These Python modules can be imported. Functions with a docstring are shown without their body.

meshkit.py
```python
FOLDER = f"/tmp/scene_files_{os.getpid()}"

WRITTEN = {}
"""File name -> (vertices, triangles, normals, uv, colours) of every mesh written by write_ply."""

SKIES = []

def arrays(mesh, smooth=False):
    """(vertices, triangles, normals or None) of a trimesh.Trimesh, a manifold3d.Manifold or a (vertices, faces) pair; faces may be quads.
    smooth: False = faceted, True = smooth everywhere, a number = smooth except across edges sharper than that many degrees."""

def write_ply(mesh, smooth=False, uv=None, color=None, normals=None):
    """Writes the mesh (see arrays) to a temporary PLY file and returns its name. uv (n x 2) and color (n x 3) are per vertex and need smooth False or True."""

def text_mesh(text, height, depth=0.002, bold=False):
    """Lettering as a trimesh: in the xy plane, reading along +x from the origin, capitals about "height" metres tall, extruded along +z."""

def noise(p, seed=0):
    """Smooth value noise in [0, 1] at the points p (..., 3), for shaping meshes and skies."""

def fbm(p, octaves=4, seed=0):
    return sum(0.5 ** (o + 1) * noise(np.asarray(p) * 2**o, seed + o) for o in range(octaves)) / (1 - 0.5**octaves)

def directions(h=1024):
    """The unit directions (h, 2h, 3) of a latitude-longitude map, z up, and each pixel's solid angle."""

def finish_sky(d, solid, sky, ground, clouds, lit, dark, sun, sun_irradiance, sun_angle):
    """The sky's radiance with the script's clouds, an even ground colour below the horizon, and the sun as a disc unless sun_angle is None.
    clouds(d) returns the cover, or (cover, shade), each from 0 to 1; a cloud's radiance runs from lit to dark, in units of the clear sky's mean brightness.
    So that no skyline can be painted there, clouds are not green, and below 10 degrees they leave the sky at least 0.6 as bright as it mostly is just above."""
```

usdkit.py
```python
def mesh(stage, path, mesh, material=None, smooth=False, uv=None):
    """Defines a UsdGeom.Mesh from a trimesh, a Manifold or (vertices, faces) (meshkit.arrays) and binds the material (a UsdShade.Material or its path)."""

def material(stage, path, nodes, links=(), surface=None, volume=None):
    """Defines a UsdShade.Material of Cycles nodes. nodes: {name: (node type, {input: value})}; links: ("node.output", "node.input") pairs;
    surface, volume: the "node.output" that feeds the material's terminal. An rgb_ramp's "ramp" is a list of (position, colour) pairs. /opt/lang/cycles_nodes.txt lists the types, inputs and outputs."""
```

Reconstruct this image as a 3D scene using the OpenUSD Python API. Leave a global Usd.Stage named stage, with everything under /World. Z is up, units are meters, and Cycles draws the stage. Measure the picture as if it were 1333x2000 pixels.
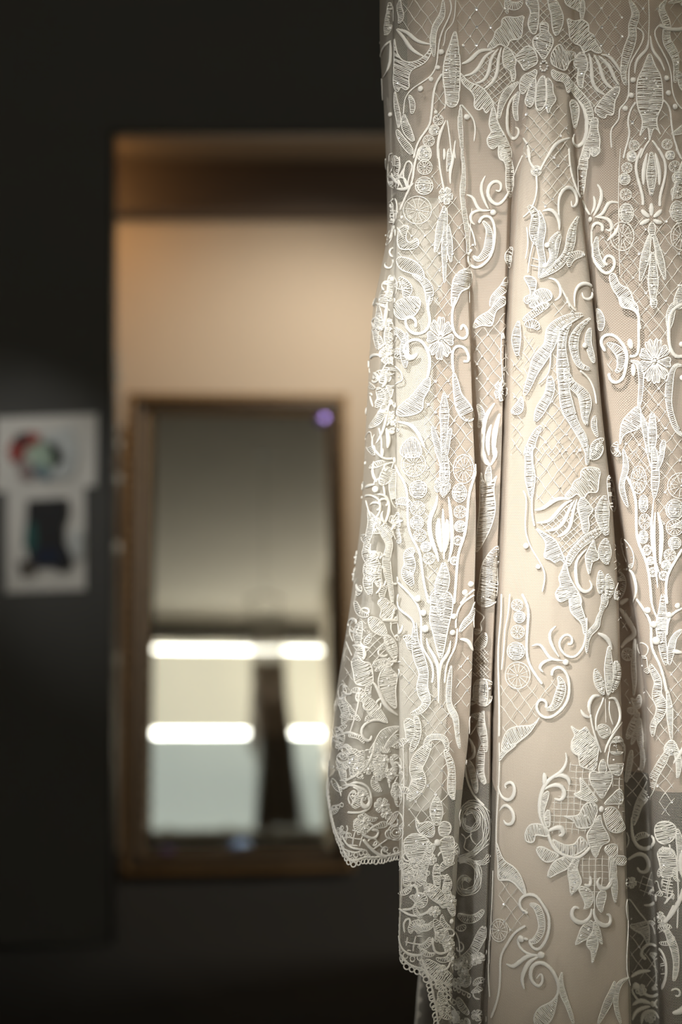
import math, numpy as np, trimesh, usdkit
from pxr import Usd, UsdGeom, UsdLux, UsdShade, Gf, Sdf, Vt
from scipy.interpolate import PchipInterpolator, CubicSpline
from shapely.geometry import Polygon, LineString

stage = Usd.Stage.CreateInMemory()
UsdGeom.SetStageUpAxis(stage, 'Z')
UsdGeom.SetStageMetersPerUnit(stage, 1.0)
UsdGeom.Xform.Define(stage, '/World')
rng = np.random.default_rng(7)

# ------------------------------------------------------------------ camera, light, exposure
F = 2700.0                      # focal length in pixels of the 1333 x 2000 frame
HC = 1.55                       # camera height
cam = UsdGeom.Camera.Define(stage, '/World/camera')
cam.AddTranslateOp().Set(Gf.Vec3d(0, 0, HC))
cam.AddRotateXOp().Set(90.0)
cam.CreateFocalLengthAttr(50.0)
cam.CreateHorizontalApertureAttr(50.0 * 1333 / F)
cam.CreateFStopAttr(3.3)
cam.CreateFocusDistanceAttr(0.985)
cam.CreateExposureAttr(0.0)
cam.CreateClippingRangeAttr(Gf.Vec2f(0.05, 100))

DAY_L = 0.6                    # radiance of daylight from the unseen window behind the camera
SPOT_I = 1000.0                   # unseen ceiling spotlight, placed to light the dress
LAMP_L = 66.0                   # unseen warm lamp in the far room
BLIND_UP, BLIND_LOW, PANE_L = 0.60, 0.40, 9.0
FAR_L = 26.0                     # fill light from the added window in the far room

def rect_light(path, loc, w, h, L, color, turn=0):
    l = UsdLux.RectLight.Define(stage, path)
    l.AddTranslateOp().Set(Gf.Vec3d(*loc)); l.AddRotateZOp().Set(float(turn)); l.AddRotateXOp().Set(-90.0)     # local -z turns to -y; flipped below
    l.AddRotateYOp().Set(180.0)
    l.CreateWidthAttr(w); l.CreateHeightAttr(h); l.CreateIntensityAttr(L); l.CreateColorAttr(Gf.Vec3f(*color))
    return l

# window_2: out of view behind the camera, placed to light dress and room
W2 = dict(x0=-3.0, x1=-1.25, z0=0.75, z1=2.95, y=-4.62)
rect_light('/World/daylight', ((W2['x0'] + W2['x1']) / 2, W2['y'] - 0.12, (W2['z0'] + W2['z1']) / 2), W2['x1'] - W2['x0'], W2['z1'] - W2['z0'], DAY_L, (1.0, 0.98, 0.93))  # daylight of the unseen window, placed behind the camera

rect_light('/World/far_fill_light', (3.52, 5.66, 2.10), 0.9, 1.3, FAR_L, (1.0, 0.93, 0.80), 90)  # fill light in an added window, brightens the far wall
SPOT_P, SPOT_T = np.array([-1.15, -1.6, 3.12]), np.array([0.115, 1.0, 1.572])
WASH_P, WASH_T = np.array([0.50, 5.12, 2.98]), np.array([-0.40, 6.32, 1.85])
PICT_P, PICT_T = np.array([-2.0, 3.2, 3.40]), np.array([-1.05, 4.95, 1.57])
def spot(name, P, T, r, I, color, cone, soft):
    l = UsdLux.SphereLight.Define(stage, '/World/' + name); d = (T - P) / np.linalg.norm(T - P)
    m = Gf.Matrix4d().SetRotate(Gf.Rotation(Gf.Vec3d(0, 0, -1), Gf.Vec3d(*map(float, d)))); m.SetTranslateOnly(Gf.Vec3d(*map(float, P + d * (r + .1))))
    l.AddTransformOp().Set(m); l.CreateRadiusAttr(r); l.CreateIntensityAttr(I); l.CreateColorAttr(Gf.Vec3f(*color))
    s = UsdLux.ShapingAPI.Apply(l.GetPrim()); s.CreateShapingConeAngleAttr(cone); s.CreateShapingConeSoftnessAttr(soft)
spot('unseen_dress_beam', SPOT_P, SPOT_T, 0.14, SPOT_I, (1.0, 0.975, 0.93), 5.8, 1.0)  # unseen lamp, placed to light the middle of the dress
spot('unseen_wall_beam', WASH_P, WASH_T, 0.04, 1250.0, (1.0, 0.94, 0.83), 42.0, 1.0)  # unseen lamp behind the lintel, placed to light the tan wall
spot('paper_fill_beam', PICT_P, PICT_T, 0.04, 1250.0, (1.0, 0.98, 0.94), 10.5, 1.0)  # fill beam added to brighten the two papers

TORCH = (2.75, -3.3, 1.80)      # uplighter added out of view to brighten the ceiling
up = UsdLux.DiskLight.Define(stage, '/World/ceiling_fill_light'); up.AddTranslateOp().Set(Gf.Vec3d(TORCH[0], TORCH[1], TORCH[2] - .02)); up.AddRotateXOp().Set(180.0)
up.CreateRadiusAttr(0.13); up.CreateIntensityAttr(950.0); up.CreateColorAttr(Gf.Vec3f(1.0, 0.93, 0.80))

# ------------------------------------------------------------------ helpers
USED = {}
def numbered(parent, name):
    k = (parent, name); n = USED.get(k, 0); USED[k] = n + 1
    return f'{parent}/{name}' if n == 0 else f'{parent}/{name}_{n:03d}'
def tag(prim, label=None, cat=None, group=None, kind=None):
    for k, v in (('label', label), ('category', cat), ('group', group), ('kind', kind)):
        if v: prim.SetCustomDataByKey(k, v)
    return prim
def thing(name, label, cat, group=None, loc=(0, 0, 0)):
    p = numbered('/World', name); x = UsdGeom.Xform.Define(stage, p)
    if any(loc): x.AddTranslateOp().Set(Gf.Vec3d(*loc))
    tag(x.GetPrim(), label, cat, group); return p
def obj(name, mesh, mat, parent='/World', smooth=False, uv=None, label=None, cat=None, group=None, kind=None):
    p = numbered(parent, name)
    m = usdkit.mesh(stage, p, mesh, M[mat], smooth=smooth, uv=uv)
    tag(m.GetPrim(), label, cat, group, kind); return p
def struct(name, mesh, mat, smooth=False):
    return obj(name, mesh, mat, smooth=smooth, kind='structure')
def box(x0, x1, y0, y1, z0, z1):
    b = trimesh.creation.box([x1 - x0, y1 - y0, z1 - z0]); b.apply_translation([(x0 + x1) / 2, (y0 + y1) / 2, (z0 + z1) / 2]); return b
def cat(*ms): return trimesh.util.concatenate(ms)
def bbox(x0, x1, y0, y1, z0, z1, r=0.004):
    import manifold3d as mf
    pts = []
    for sx in (0, 1):
        for sy in (0, 1):
            for sz in (0, 1):
                c = np.array([(x0 + r, x1 - r)[sx], (y0 + r, y1 - r)[sy], (z0 + r, z1 - r)[sz]])
                for a in range(3):
                    e = c.copy(); e[a] += (-r, r)[(sx, sy, sz)[a]]; pts.append(e)
    return trimesh.convex.convex_hull(np.array(pts))
def at(px, py, Y): return np.array([(px - 666.5) * Y / F, Y, HC - (py - 1000) * Y / F])

# ------------------------------------------------------------------ materials
M = {}
def mat(name, color, rough=0.6, metal=0.0, noise=None, spec=0.5, sheen=0.0, bump=None, emit=None):
    nodes = {'p': ('principled_bsdf', {'base_color': color, 'roughness': rough, 'metallic': metal, 'specular_ior_level': spec, 'sheen_weight': sheen})}
    links = []
    if emit: nodes['p'][1].update({'emission_color': emit[0], 'emission_strength': emit[1]})
    if noise:
        sc, c2 = noise
        nodes.update({'g': ('texture_coordinate', {}), 'n': ('noise_texture', {'scale': sc, 'detail': 4.0}), 'mx': ('mix_color', {'a': color, 'b': c2})})
        links += [('g.object', 'n.vector'), ('n.fac', 'mx.fac'), ('mx.result', 'p.base_color')]
    if bump:
        sc, st, dist = bump
        nodes.update({'g': ('texture_coordinate', {}), 'bn': ('noise_texture', {'scale': sc, 'detail': 3.0}), 'b': ('bump', {'strength': st, 'distance': dist})})
        links += [('g.object', 'bn.vector'), ('bn.fac', 'b.height'), ('b.normal', 'p.normal')]
    M[name] = usdkit.material(stage, '/World/Looks/' + name, nodes, links, surface='p.BSDF')
UsdGeom.Scope.Define(stage, '/World/Looks')
mat('dark_paint', (0.105, 0.105, 0.101), 0.8, noise=(3.0, (0.113, 0.113, 0.108)), spec=0.15)
mat('dark_carpet', (0.034, 0.034, 0.033), 0.95, noise=(60.0, (0.04, 0.04, 0.039)), spec=0.1)
mat('tan_paint', (0.58, 0.475, 0.365), 0.7, noise=(2.0, (0.61, 0.50, 0.385)), spec=0.2)
mat('ceiling_paint', (0.80, 0.76, 0.67), 0.8, noise=(1.5, (0.84, 0.80, 0.71)), spec=0.1)
mat('room_paint', (0.45, 0.42, 0.36), 0.8, spec=0.1)
mat('dark_beam', (0.060, 0.042, 0.030), 0.6, noise=(14.0, (0.075, 0.05, 0.034)))
mat('soffit_paint', (0.12, 0.085, 0.05), 0.75)
mat('black_metal', (0.02, 0.02, 0.02), 0.4, 0.6)
mat('steel', (0.6, 0.6, 0.58), 0.28, 1.0)
mat('white_frame', (0.75, 0.73, 0.68), 0.5)
mat('gold_frame', (0.31, 0.185, 0.07), 0.42, 0.2, noise=(30.0, (0.13, 0.07, 0.026)), bump=(70.0, 0.5, 0.004))
mat('dark_frame', (0.022, 0.015, 0.009), 0.5, 0.1, noise=(40.0, (0.05, 0.03, 0.014)), bump=(90.0, 0.5, 0.003))
mat('mirror_glass', (0.90, 0.91, 0.88), 0.012, 1.0)
mat('violet_glint', (0.22, 0.16, 0.45), 0.3, 1.0)  # tint stands for a coloured glint on the mirror bevel
mat('blue_glint', (0.45, 0.62, 1.0), 0.2, 1.0)  # blue glint of the mirror bevel, held in the colour
mat('paper', (0.80, 0.79, 0.75), 0.8, noise=(20.0, (0.76, 0.75, 0.71)), spec=0.2)
mat('ink_black', (0.02, 0.02, 0.022), 0.7)
mat('ink_red', (0.36, 0.055, 0.045), 0.7)
mat('ink_green', (0.42, 0.55, 0.44), 0.8)
mat('ink_blue', (0.16, 0.24, 0.29), 0.8)
mat('ink_mauve', (0.33, 0.26, 0.25), 0.8)
mat('ink_pale', (0.62, 0.66, 0.66), 0.8)
mat('ink_teal', (0.03, 0.12, 0.11), 0.8)
mat('ink_navy', (0.016, 0.025, 0.055), 0.8)
mat('ink_brown', (0.10, 0.085, 0.07), 0.8)
mat('pale_bead', (0.46, 0.45, 0.40), 0.15, 0.0, spec=0.8)
mat('wood', (0.30, 0.18, 0.09), 0.45, noise=(25.0, (0.36, 0.22, 0.12)))
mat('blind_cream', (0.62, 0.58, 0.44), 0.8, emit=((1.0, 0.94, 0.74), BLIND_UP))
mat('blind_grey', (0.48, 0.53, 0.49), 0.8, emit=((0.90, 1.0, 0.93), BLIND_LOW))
mat('day_pane', (0.8, 0.8, 0.8), 0.3, emit=((1.0, 0.99, 0.95), PANE_L))
mat('lamp_glow', (0.9, 0.8, 0.6), 0.5, emit=((1.0, 0.55, 0.20), LAMP_L))
mat('chiffon', (0.58, 0.49, 0.405), 0.55, sheen=0.25, bump=(1500.0, 0.12, 0.0005), spec=0.3)
def satin_mat():
    col = (0.60, 0.465, 0.37)
    nodes = {'d': ('principled_bsdf', {'base_color': col, 'roughness': 0.5, 'sheen_weight': 0.2, 'specular_ior_level': 0.35}), 't': ('translucent_bsdf', {'color': (0.70, 0.60, 0.48)}), 'm': ('mix_closure', {'fac': 0.3})}
    M['satin'] = usdkit.material(stage, '/World/Looks/satin', nodes, [('d.BSDF', 'm.closure1'), ('t.BSDF', 'm.closure2')], surface='m.closure')
satin_mat()
mat('lining_shade', (0.085, 0.064, 0.046), 0.7, sheen=0.1)  # brown darkened to the tone of the unlit back lining
mat('sequin', (0.95, 0.94, 0.92), 0.2, 0.35, spec=0.9)
mat('pearl', (0.90, 0.88, 0.83), 0.18, spec=0.8)

def thread_mat(name, color, trans=0.25):
    nodes = {'d': ('principled_bsdf', {'base_color': color, 'roughness': 0.5, 'sheen_weight': 0.3, 'specular_ior_level': 0.4}),
             't': ('translucent_bsdf', {'color': color}), 'm': ('mix_closure', {'fac': trans})}
    M[name] = usdkit.material(stage, '/World/Looks/' + name, nodes, [('d.BSDF', 'm.closure1'), ('t.BSDF', 'm.closure2')], surface='m.closure')
thread_mat('thread', (0.93, 0.905, 0.835), 0.06)
thread_mat('fine_thread', (0.92, 0.89, 0.82), 0.08)

def net_mat(name, color, period, lo, hi, base=0.04):
    """Hexagonal tulle mesh: three cosines 120 degrees apart on the cloth's own coordinates (metres)."""
    k = 4 * math.pi / (math.sqrt(3) * period)
    nodes = {'uv': ('uvmap', {'attribute': 'st'})}; links = []
    for i in range(3):
        a = math.radians(90 + 120 * i)
        nodes[f'd{i}'] = ('vector_math', {'math_type': 'dot_product', 'vector2': (k * math.cos(a), k * math.sin(a), 0)})
        nodes[f'c{i}'] = ('math', {'math_type': 'cosine'})
        links += [('uv.UV', f'd{i}.vector1'), (f'd{i}.value', f'c{i}.value1')]
    nodes['s1'] = ('math', {'math_type': 'add'}); nodes['s2'] = ('math', {'math_type': 'add'})
    nodes['r'] = ('map_range', {'from_min': hi, 'from_max': lo, 'to_min': base, 'to_max': 1.0, 'clamp': True})
    nodes['tr'] = ('transparent_bsdf', {}); nodes['df'] = ('diffuse_bsdf', {'color': color}); nodes['tl'] = ('translucent_bsdf', {'color': color})
    nodes['m1'] = ('mix_closure', {'fac': 0.3}); nodes['m2'] = ('mix_closure', {})
    links += [('c0.value', 's1.value1'), ('c1.value', 's1.value2'), ('s1.value', 's2.value1'), ('c2.value', 's2.value2'), ('s2.value', 'r.value'),
              ('df.BSDF', 'm1.closure1'), ('tl.BSDF', 'm1.closure2'), ('tr.BSDF', 'm2.closure1'), ('m1.closure', 'm2.closure2'), ('r.result', 'm2.fac')]
    M[name] = usdkit.material(stage, '/World/Looks/' + name, nodes, links, surface='m2.closure')
net_mat('dense_tulle', (0.92, 0.90, 0.83), 0.0011, -0.9, -0.3, base=0.60)
net_mat('tulle', (0.88, 0.84, 0.75), 0.00108, -1.12, -0.6, base=0.05)

# ------------------------------------------------------------------ room
YB, YP, YR, XL, XR, ZC = 6.32, 4.95, -4.6, -3.4, 3.4, 3.74
struct('floor', box(XL - .1, XR + .1, YR - .3, YB + .1, -0.06, 0.0), 'dark_carpet')
struct('ceiling', box(XL - .1, XR + .1, YR - .3, YB + .1, ZC, ZC + 0.06), 'ceiling_paint')
struct('wall_left', box(XL - .1, XL, YR, YB, 0, ZC), 'room_paint')
F3 = (5.21, 6.11, 1.45, 2.75)  # opening for the added far-room window
struct('wall_right', cat(box(XR, XR + .1, YR, F3[0], 0, ZC), box(XR, XR + .1, F3[1], YB, 0, ZC), box(XR, XR + .1, F3[0], F3[1], 0, F3[2]), box(XR, XR + .1, F3[0], F3[1], F3[3], ZC)), 'room_paint')
struct('wall_back', box(XL, XR, YB, YB + .1, 0, ZC), 'tan_paint')
OX0, OX1, OZ = (215 - 666.5) * YP / F, 0.95, HC + 745 * YP / F
struct('wall_middle', cat(box(XL, OX0, YP, YP + .06, 0, ZC), box(OX1, XR, YP, YP + .06, 0, ZC), box(OX0, OX1, YP, YP + .06, OZ, ZC)), 'dark_paint')
struct('added_trim_2', cat(box(OX0, OX0 + .012, YP, YP + .075, 0, OZ), box(OX0, OX1, YP, YP + .075, OZ - .012, OZ)), 'black_metal')  # black boards added to keep the opening edges dark
zb = HC + 590 * 6.1 / F
struct('trim_1', box(XL, XR, 6.1, YB, zb, 3.10), 'dark_beam')
struct('ceiling_far', box(XL, XR, YP + .06, YB, 3.10, 3.16), 'soffit_paint')

# rear wall with the blind-covered window and the unseen one
W1 = dict(x0=-0.98, x1=1.75, z0=1.21, z1=3.44)
def rear_wall():
    xs = [XL, W2['x0'], W2['x1'], W1['x0'], W1['x1'], XR]
    ms = [box(xs[0], xs[1], YR - .15, YR, 0, ZC), box(xs[2], xs[3], YR - .15, YR, 0, ZC), box(xs[4], xs[5], YR - .15, YR, 0, ZC)]
    for W in (W1, W2):
        ms += [box(W['x0'], W['x1'], YR - .15, YR, 0, W['z0']), box(W['x0'], W['x1'], YR - .15, YR, W['z1'], ZC)]
    struct('wall_rear', cat(*ms), 'ceiling_paint')
rear_wall()
def window(name, W, nx):
    p = UsdGeom.Xform.Define(stage, '/World/' + name).GetPrim(); tag(p, kind='structure'); P = '/World/' + name
    t = .05; y0, y1 = YR - .11, YR - .05
    obj('window_frame', cat(box(W['x0'], W['x0'] + t, y0, y1, W['z0'], W['z1']), box(W['x1'] - t, W['x1'], y0, y1, W['z0'], W['z1']),
        box(W['x0'], W['x1'], y0, y1, W['z0'], W['z0'] + t), box(W['x0'], W['x1'], y0, y1, W['z1'] - t, W['z1'])), 'white_frame', P)
    obj('window_sill', bbox(W['x0'] - .05, W['x1'] + .05, YR - .02, YR + .14, W['z0'] - .04, W['z0']), 'white_frame', P)
    for i in range(1, nx):
        x = W['x0'] + (W['x1'] - W['x0']) * i / nx
        obj('mullion', box(x - .02, x + .02, y0, y1, W['z0'], W['z1']), 'white_frame', P)
    return P
P1 = window('window_1', W1, 1); P2 = window('window_2', W2, 2)  # the second window is unseen, placed for its daylight
w3 = UsdGeom.Xform.Define(stage, '/World/window_3').GetPrim(); tag(w3, kind='structure')  # window added around the far-room fill light
obj('window_frame', cat(*[box(XR + .02, XR + .07, F3[0] if k != 1 else F3[1] - .04, F3[1] if k != 0 else F3[0] + .04, F3[2] if k != 3 else F3[3] - .04, F3[3] if k != 2 else F3[2] + .04) for k in range(4)]), 'white_frame', '/World/window_3')
obj('pane', box(W1['x0'] + .05, W1['x1'] - .05, YR - .10, YR - .09, W1['z0'] + .05, W1['z1'] - .05), 'day_pane', P1)
GAP = [(3.352, 3.367), (2.32, 2.39)]
def blind(z0, z1, y, m, label):
    t = thing('roller_blind', label, 'blind')
    n = 40; x = np.linspace(W1['x0'] + .01, W1['x1'] - .01, n); z = np.linspace(z0, z1, 6)
    X, Z = np.meshgrid(x, z); Yy = y + 0.006 * np.sin(X * 9 + Z * 2) 
    V = np.stack([X, Yy, Z], -1).reshape(-1, 3); f = []
    for i in range(5):
        for j in range(n - 1): a = i * n + j; f.append([a, a + 1, a + n + 1, a + n])
    V2 = V.copy(); V2[:, 1] -= .003
    fa = np.array(f); obj('blind_fabric', (np.vstack([V, V2]), np.vstack([fa, fa[:, ::-1] + len(V)])), m, t, smooth=True)
    b = trimesh.creation.cylinder(.011, W1['x1'] - W1['x0'] - .02, sections=10); b.apply_transform(trimesh.transformations.rotation_matrix(math.pi / 2, [0, 1, 0])); b.apply_translation([(W1['x0'] + W1['x1']) / 2, y, z0])
    obj('bottom_bar', b, m, t, smooth=40)
blind(GAP[1][1], GAP[0][0], YR - .03, 'blind_cream', 'cream roller blind glowing with daylight, the upper one seen in the mirror')
blind(W1['z0'] + .005, GAP[1][0], YR - .045, 'blind_grey', 'grey-green roller blind glowing with daylight, the lower one seen in the mirror')
va = thing('window_valance', 'dark box valance above the two blinds, seen in the mirror', 'valance')
obj('front_board', bbox(-1.15, 1.92, YR + .10, YR + .12, 3.46, 3.60), 'black_metal', va)
obj('top_board', bbox(-1.15, 1.92, YR, YR + .10, 3.585, 3.60), 'black_metal', va)
for x in (-1.15, 1.905): obj('end_board', bbox(x, x + .015, YR, YR + .10, 3.46, 3.585), 'black_metal', va)

# ceiling spotlights and far-room warm lamp, out of view, placed for their light
def lathe(prof, n=24): return trimesh.creation.revolve(np.array(prof), sections=n)
def lamp(label, P, T, k, ZC=ZC):
    sl = thing('unseen_spotlight', label, 'spotlight'); d_ = (T - P) / np.linalg.norm(T - P)
    hd = lathe(np.array([(0, -.11), (.04, -.11), (.07, -.07), (.075, .06), (.068, .06), (.062, -.06), (0, -.06)]) * k); hd.apply_transform(trimesh.geometry.align_vectors([0, 0, 1], d_)); hd.apply_translation(P - d_ * .06 * (k - 1))
    obj('lamp_head', hd, 'black_metal', sl, smooth=40)
    st = trimesh.creation.cylinder(.012, segment=[P - d_ * .08 * k, np.array([*(P - d_ * .08 * k)[:2], ZC])]); obj('stem', st, 'black_metal', sl, smooth=40)
    cp = trimesh.creation.cylinder(.06, .02, sections=20); cp.apply_translation([*(P - d_ * .08 * k)[:2], ZC - .011]); obj('ceiling_plate', cp, 'black_metal', sl, smooth=40)
lamp('large black ceiling spotlight out of view, placed to light the hanging dress', SPOT_P, SPOT_T, 2.2)
lamp('small black ceiling spotlight added out of view to brighten the two papers', PICT_P, PICT_T, 1.0)
lamp('small black ceiling spotlight out of view, placed to light the tan wall above the mirror', WASH_P, WASH_T, 1.0, 3.10)
fl = thing('added_floor_lamp', 'black uplighter floor lamp added in the rear corner to brighten the ceiling', 'floor lamp', loc=(TORCH[0], TORCH[1], 0))
obj('base', lathe([(0, 0), (.15, 0), (.15, .012), (.03, .03), (0, .03)]), 'black_metal', fl, smooth=40)
obj('pole', trimesh.creation.cylinder(.012, segment=[[0, 0, .02], [0, 0, 1.80]], sections=10), 'black_metal', fl, smooth=40)
obj('bowl', lathe([(0, 1.78), (.06, 1.79), (.14, 1.85), (.17, 1.93), (.163, 1.93), (.133, 1.86), (.05, 1.80), (0, 1.795)]), 'black_metal', fl, smooth=40)
LP = np.array([-1.20, 5.75, 2.90])
wl = thing('unseen_warm_lamp', 'small warm globe lamp out of view behind the opening, placed to light the upper left', 'lamp')
gl = trimesh.creation.icosphere(3, .055); gl.apply_translation(LP); obj('globe', gl, 'lamp_glow', wl, smooth=True)
ar = trimesh.creation.cylinder(.01, segment=[LP, [LP[0], LP[1], 3.10]]); obj('stem', ar, 'black_metal', wl)
cu = trimesh.creation.cylinder(.04, .03, sections=16); cu.apply_translation([LP[0], LP[1], 3.085]); obj('cap', cu, 'black_metal', wl)

# ------------------------------------------------------------------ standing mirror
def mirror():
    P = thing('standing_mirror', 'tall leaning mirror in a carved gilt and dark wood frame', 'mirror')
    lean, yaw = math.radians(9.22), math.radians(4.3)
    C = at(465, 1226, 6.0)
    # local: x right, y up the glass, z towards the room
    n = np.array([math.sin(yaw) * math.cos(lean), -math.cos(yaw) * math.cos(lean), math.sin(lean)])
    r = np.array([math.cos(yaw), math.sin(yaw), 0.0]); u = np.cross(n, r) 
    T = np.eye(4); T[:3, 0], T[:3, 1], T[:3, 2], T[:3, 3] = r, u, n, C
    w, h, fw = .405, .955, .090
    def put(name, mesh, m, smooth=False, parent=P, **k):
        mesh.apply_transform(T); return obj(name, mesh, m, parent, smooth, **k)
    put('backing', box(-w - .06, w + .06, -h - .06, h + .06, -.03, -.006), 'dark_frame')
    b = .042; d = .003
    put('glass', box(-w + b, w - b, -h + b, h - b, -.005, 0), 'mirror_glass', label='bright mirror glass showing the window blinds')
    for quad in ([(-w, -h), (w, -h), (w - b, -h + b), (-w + b, -h + b)], [(w, h), (-w, h), (-w + b, h - b), (w - b, h - b)],
                 [(-w, h), (-w, -h), (-w + b, -h + b), (-w + b, h - b)], [(w, -h), (w, h), (w - b, h - b), (w - b, -h + b)]):
        V = [(x, y, 0 if abs(x) < w - .001 and abs(y) < h - .001 else -d) for x, y in quad]; V += [(x, y, z - .003) for x, y, z in V]
        m = trimesh.Trimesh(V, [[0, 1, 2], [0, 2, 3], [4, 6, 5], [4, 7, 6], [0, 4, 5], [0, 5, 1], [1, 5, 6], [1, 6, 2], [2, 6, 7], [2, 7, 3], [3, 7, 4], [3, 4, 0]], process=False)
        put('bevel', m, 'mirror_glass')
    # glints on the bevel, put in as small violet and blue tinted facets
    for x, y, rx, ry, m in ((.375, .925, .032, .026, 'violet_glint'), (.012, -.92, .05, .035, 'blue_glint'), (-.30, -.935, .034, .016, 'violet_glint')):
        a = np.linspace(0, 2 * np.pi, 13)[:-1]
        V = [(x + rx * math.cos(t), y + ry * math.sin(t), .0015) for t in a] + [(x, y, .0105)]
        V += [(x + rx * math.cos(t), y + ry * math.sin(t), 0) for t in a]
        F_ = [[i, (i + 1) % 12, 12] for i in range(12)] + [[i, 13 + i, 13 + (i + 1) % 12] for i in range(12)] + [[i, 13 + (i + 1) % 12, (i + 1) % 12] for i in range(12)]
        put('bevel_glint', trimesh.Trimesh(V, F_, process=False), m, smooth=True)
    # moulding: profile swept along each side (outer gilt cove, dark inner slope, gilt lip)
    gold = [(0, -.03), (fw * .0, .0), (0, .014), (.010, .028), (.024, .033), (.034, .026), (.034, -.03)]
    dark = [(.034, -.03), (.034, .024), (.055, .030), (.070, .022), (.080, .008), (.080, -.03)]
    lip = [(.080, -.03), (.080, .010), (.086, .013), (.092, .006), (.092, -.03)]
    def rail(prof, side):
        W, H = w + fw - .004, h + fw - .004
        V = []; L = {0: ((-W, -H), (-W, H)), 1: ((W, H), (W, -H)), 2: ((-W, H), (W, H)), 3: ((W, -H), (-W, -H))}[side]
        (ax, ay), (bx, by) = L; inn = {0: (1, 0), 1: (-1, 0), 2: (0, -1), 3: (0, 1)}[side]
        dv = np.array([bx - ax, by - ay]); Ln = np.hypot(*dv); dv = dv / Ln
        for s in (0, 1):
            for o, z in prof:
                q = np.array((ax, ay)) + np.array(inn) * o + dv * (o if s == 0 else Ln - o); V.append((q[0], q[1], z))
        k = len(prof); f = [[i, (i + 1) % k, k + (i + 1) % k] for i in range(k)] + [[i, k + (i + 1) % k, k + i] for i in range(k)]
        for i in range(1, k - 1): f += [[0, i + 1, i], [k, k + i, k + i + 1]]
        m = trimesh.Trimesh(V, f, process=False); m.fix_normals(); return m
    rails = []
    for s in range(4):
        rails.append(put('frame_rail', rail(gold, s), 'gold_frame', smooth=50))
    for s in range(4):
        put('inner_moulding', rail(dark, s), 'dark_frame', smooth=50, parent=rails[s])
        put('gilt_lip', rail(lip, s), 'gold_frame', smooth=50, parent=rails[s])
    # carved leaves along the rails
    leaf = lathe([(0, -.5), (.25, -.3), (.36, 0), (.22, .32), (0, .5)], 8)
    def carve(x, y, ang):
        m = leaf.copy(); m.apply_scale([.024, .040, .0]) if False else None
        m.apply_transform(np.diag([.040, .012, .046, 1]))                      # long axis z -> along rail
        m.apply_transform(trimesh.transformations.rotation_matrix(-math.pi / 2, [1, 0, 0]))   # z -> y
        m.apply_transform(trimesh.transformations.rotation_matrix(ang, [0, 0, 1])); m.apply_translation([x, y, .031]); return m
    L, R, Tt, B = [], [], [], []
    for y in np.arange(-h - .05, h + .051, .048):
        put('carved_leaf', carve(-w - fw + .024, y, .5), 'gold_frame', smooth=50, parent=rails[0]); put('carved_leaf', carve(w + fw - .024, y, -.5), 'gold_frame', smooth=50, parent=rails[1])
    for x in np.arange(-w - .03, w + .031, .048):
        put('carved_leaf', carve(x, h + fw - .024, 1.57 - .5), 'gold_frame', smooth=50, parent=rails[2]); put('carved_leaf', carve(x, -h - fw + .024, 1.57 + .5), 'gold_frame', smooth=50, parent=rails[3])
mirror()

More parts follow.
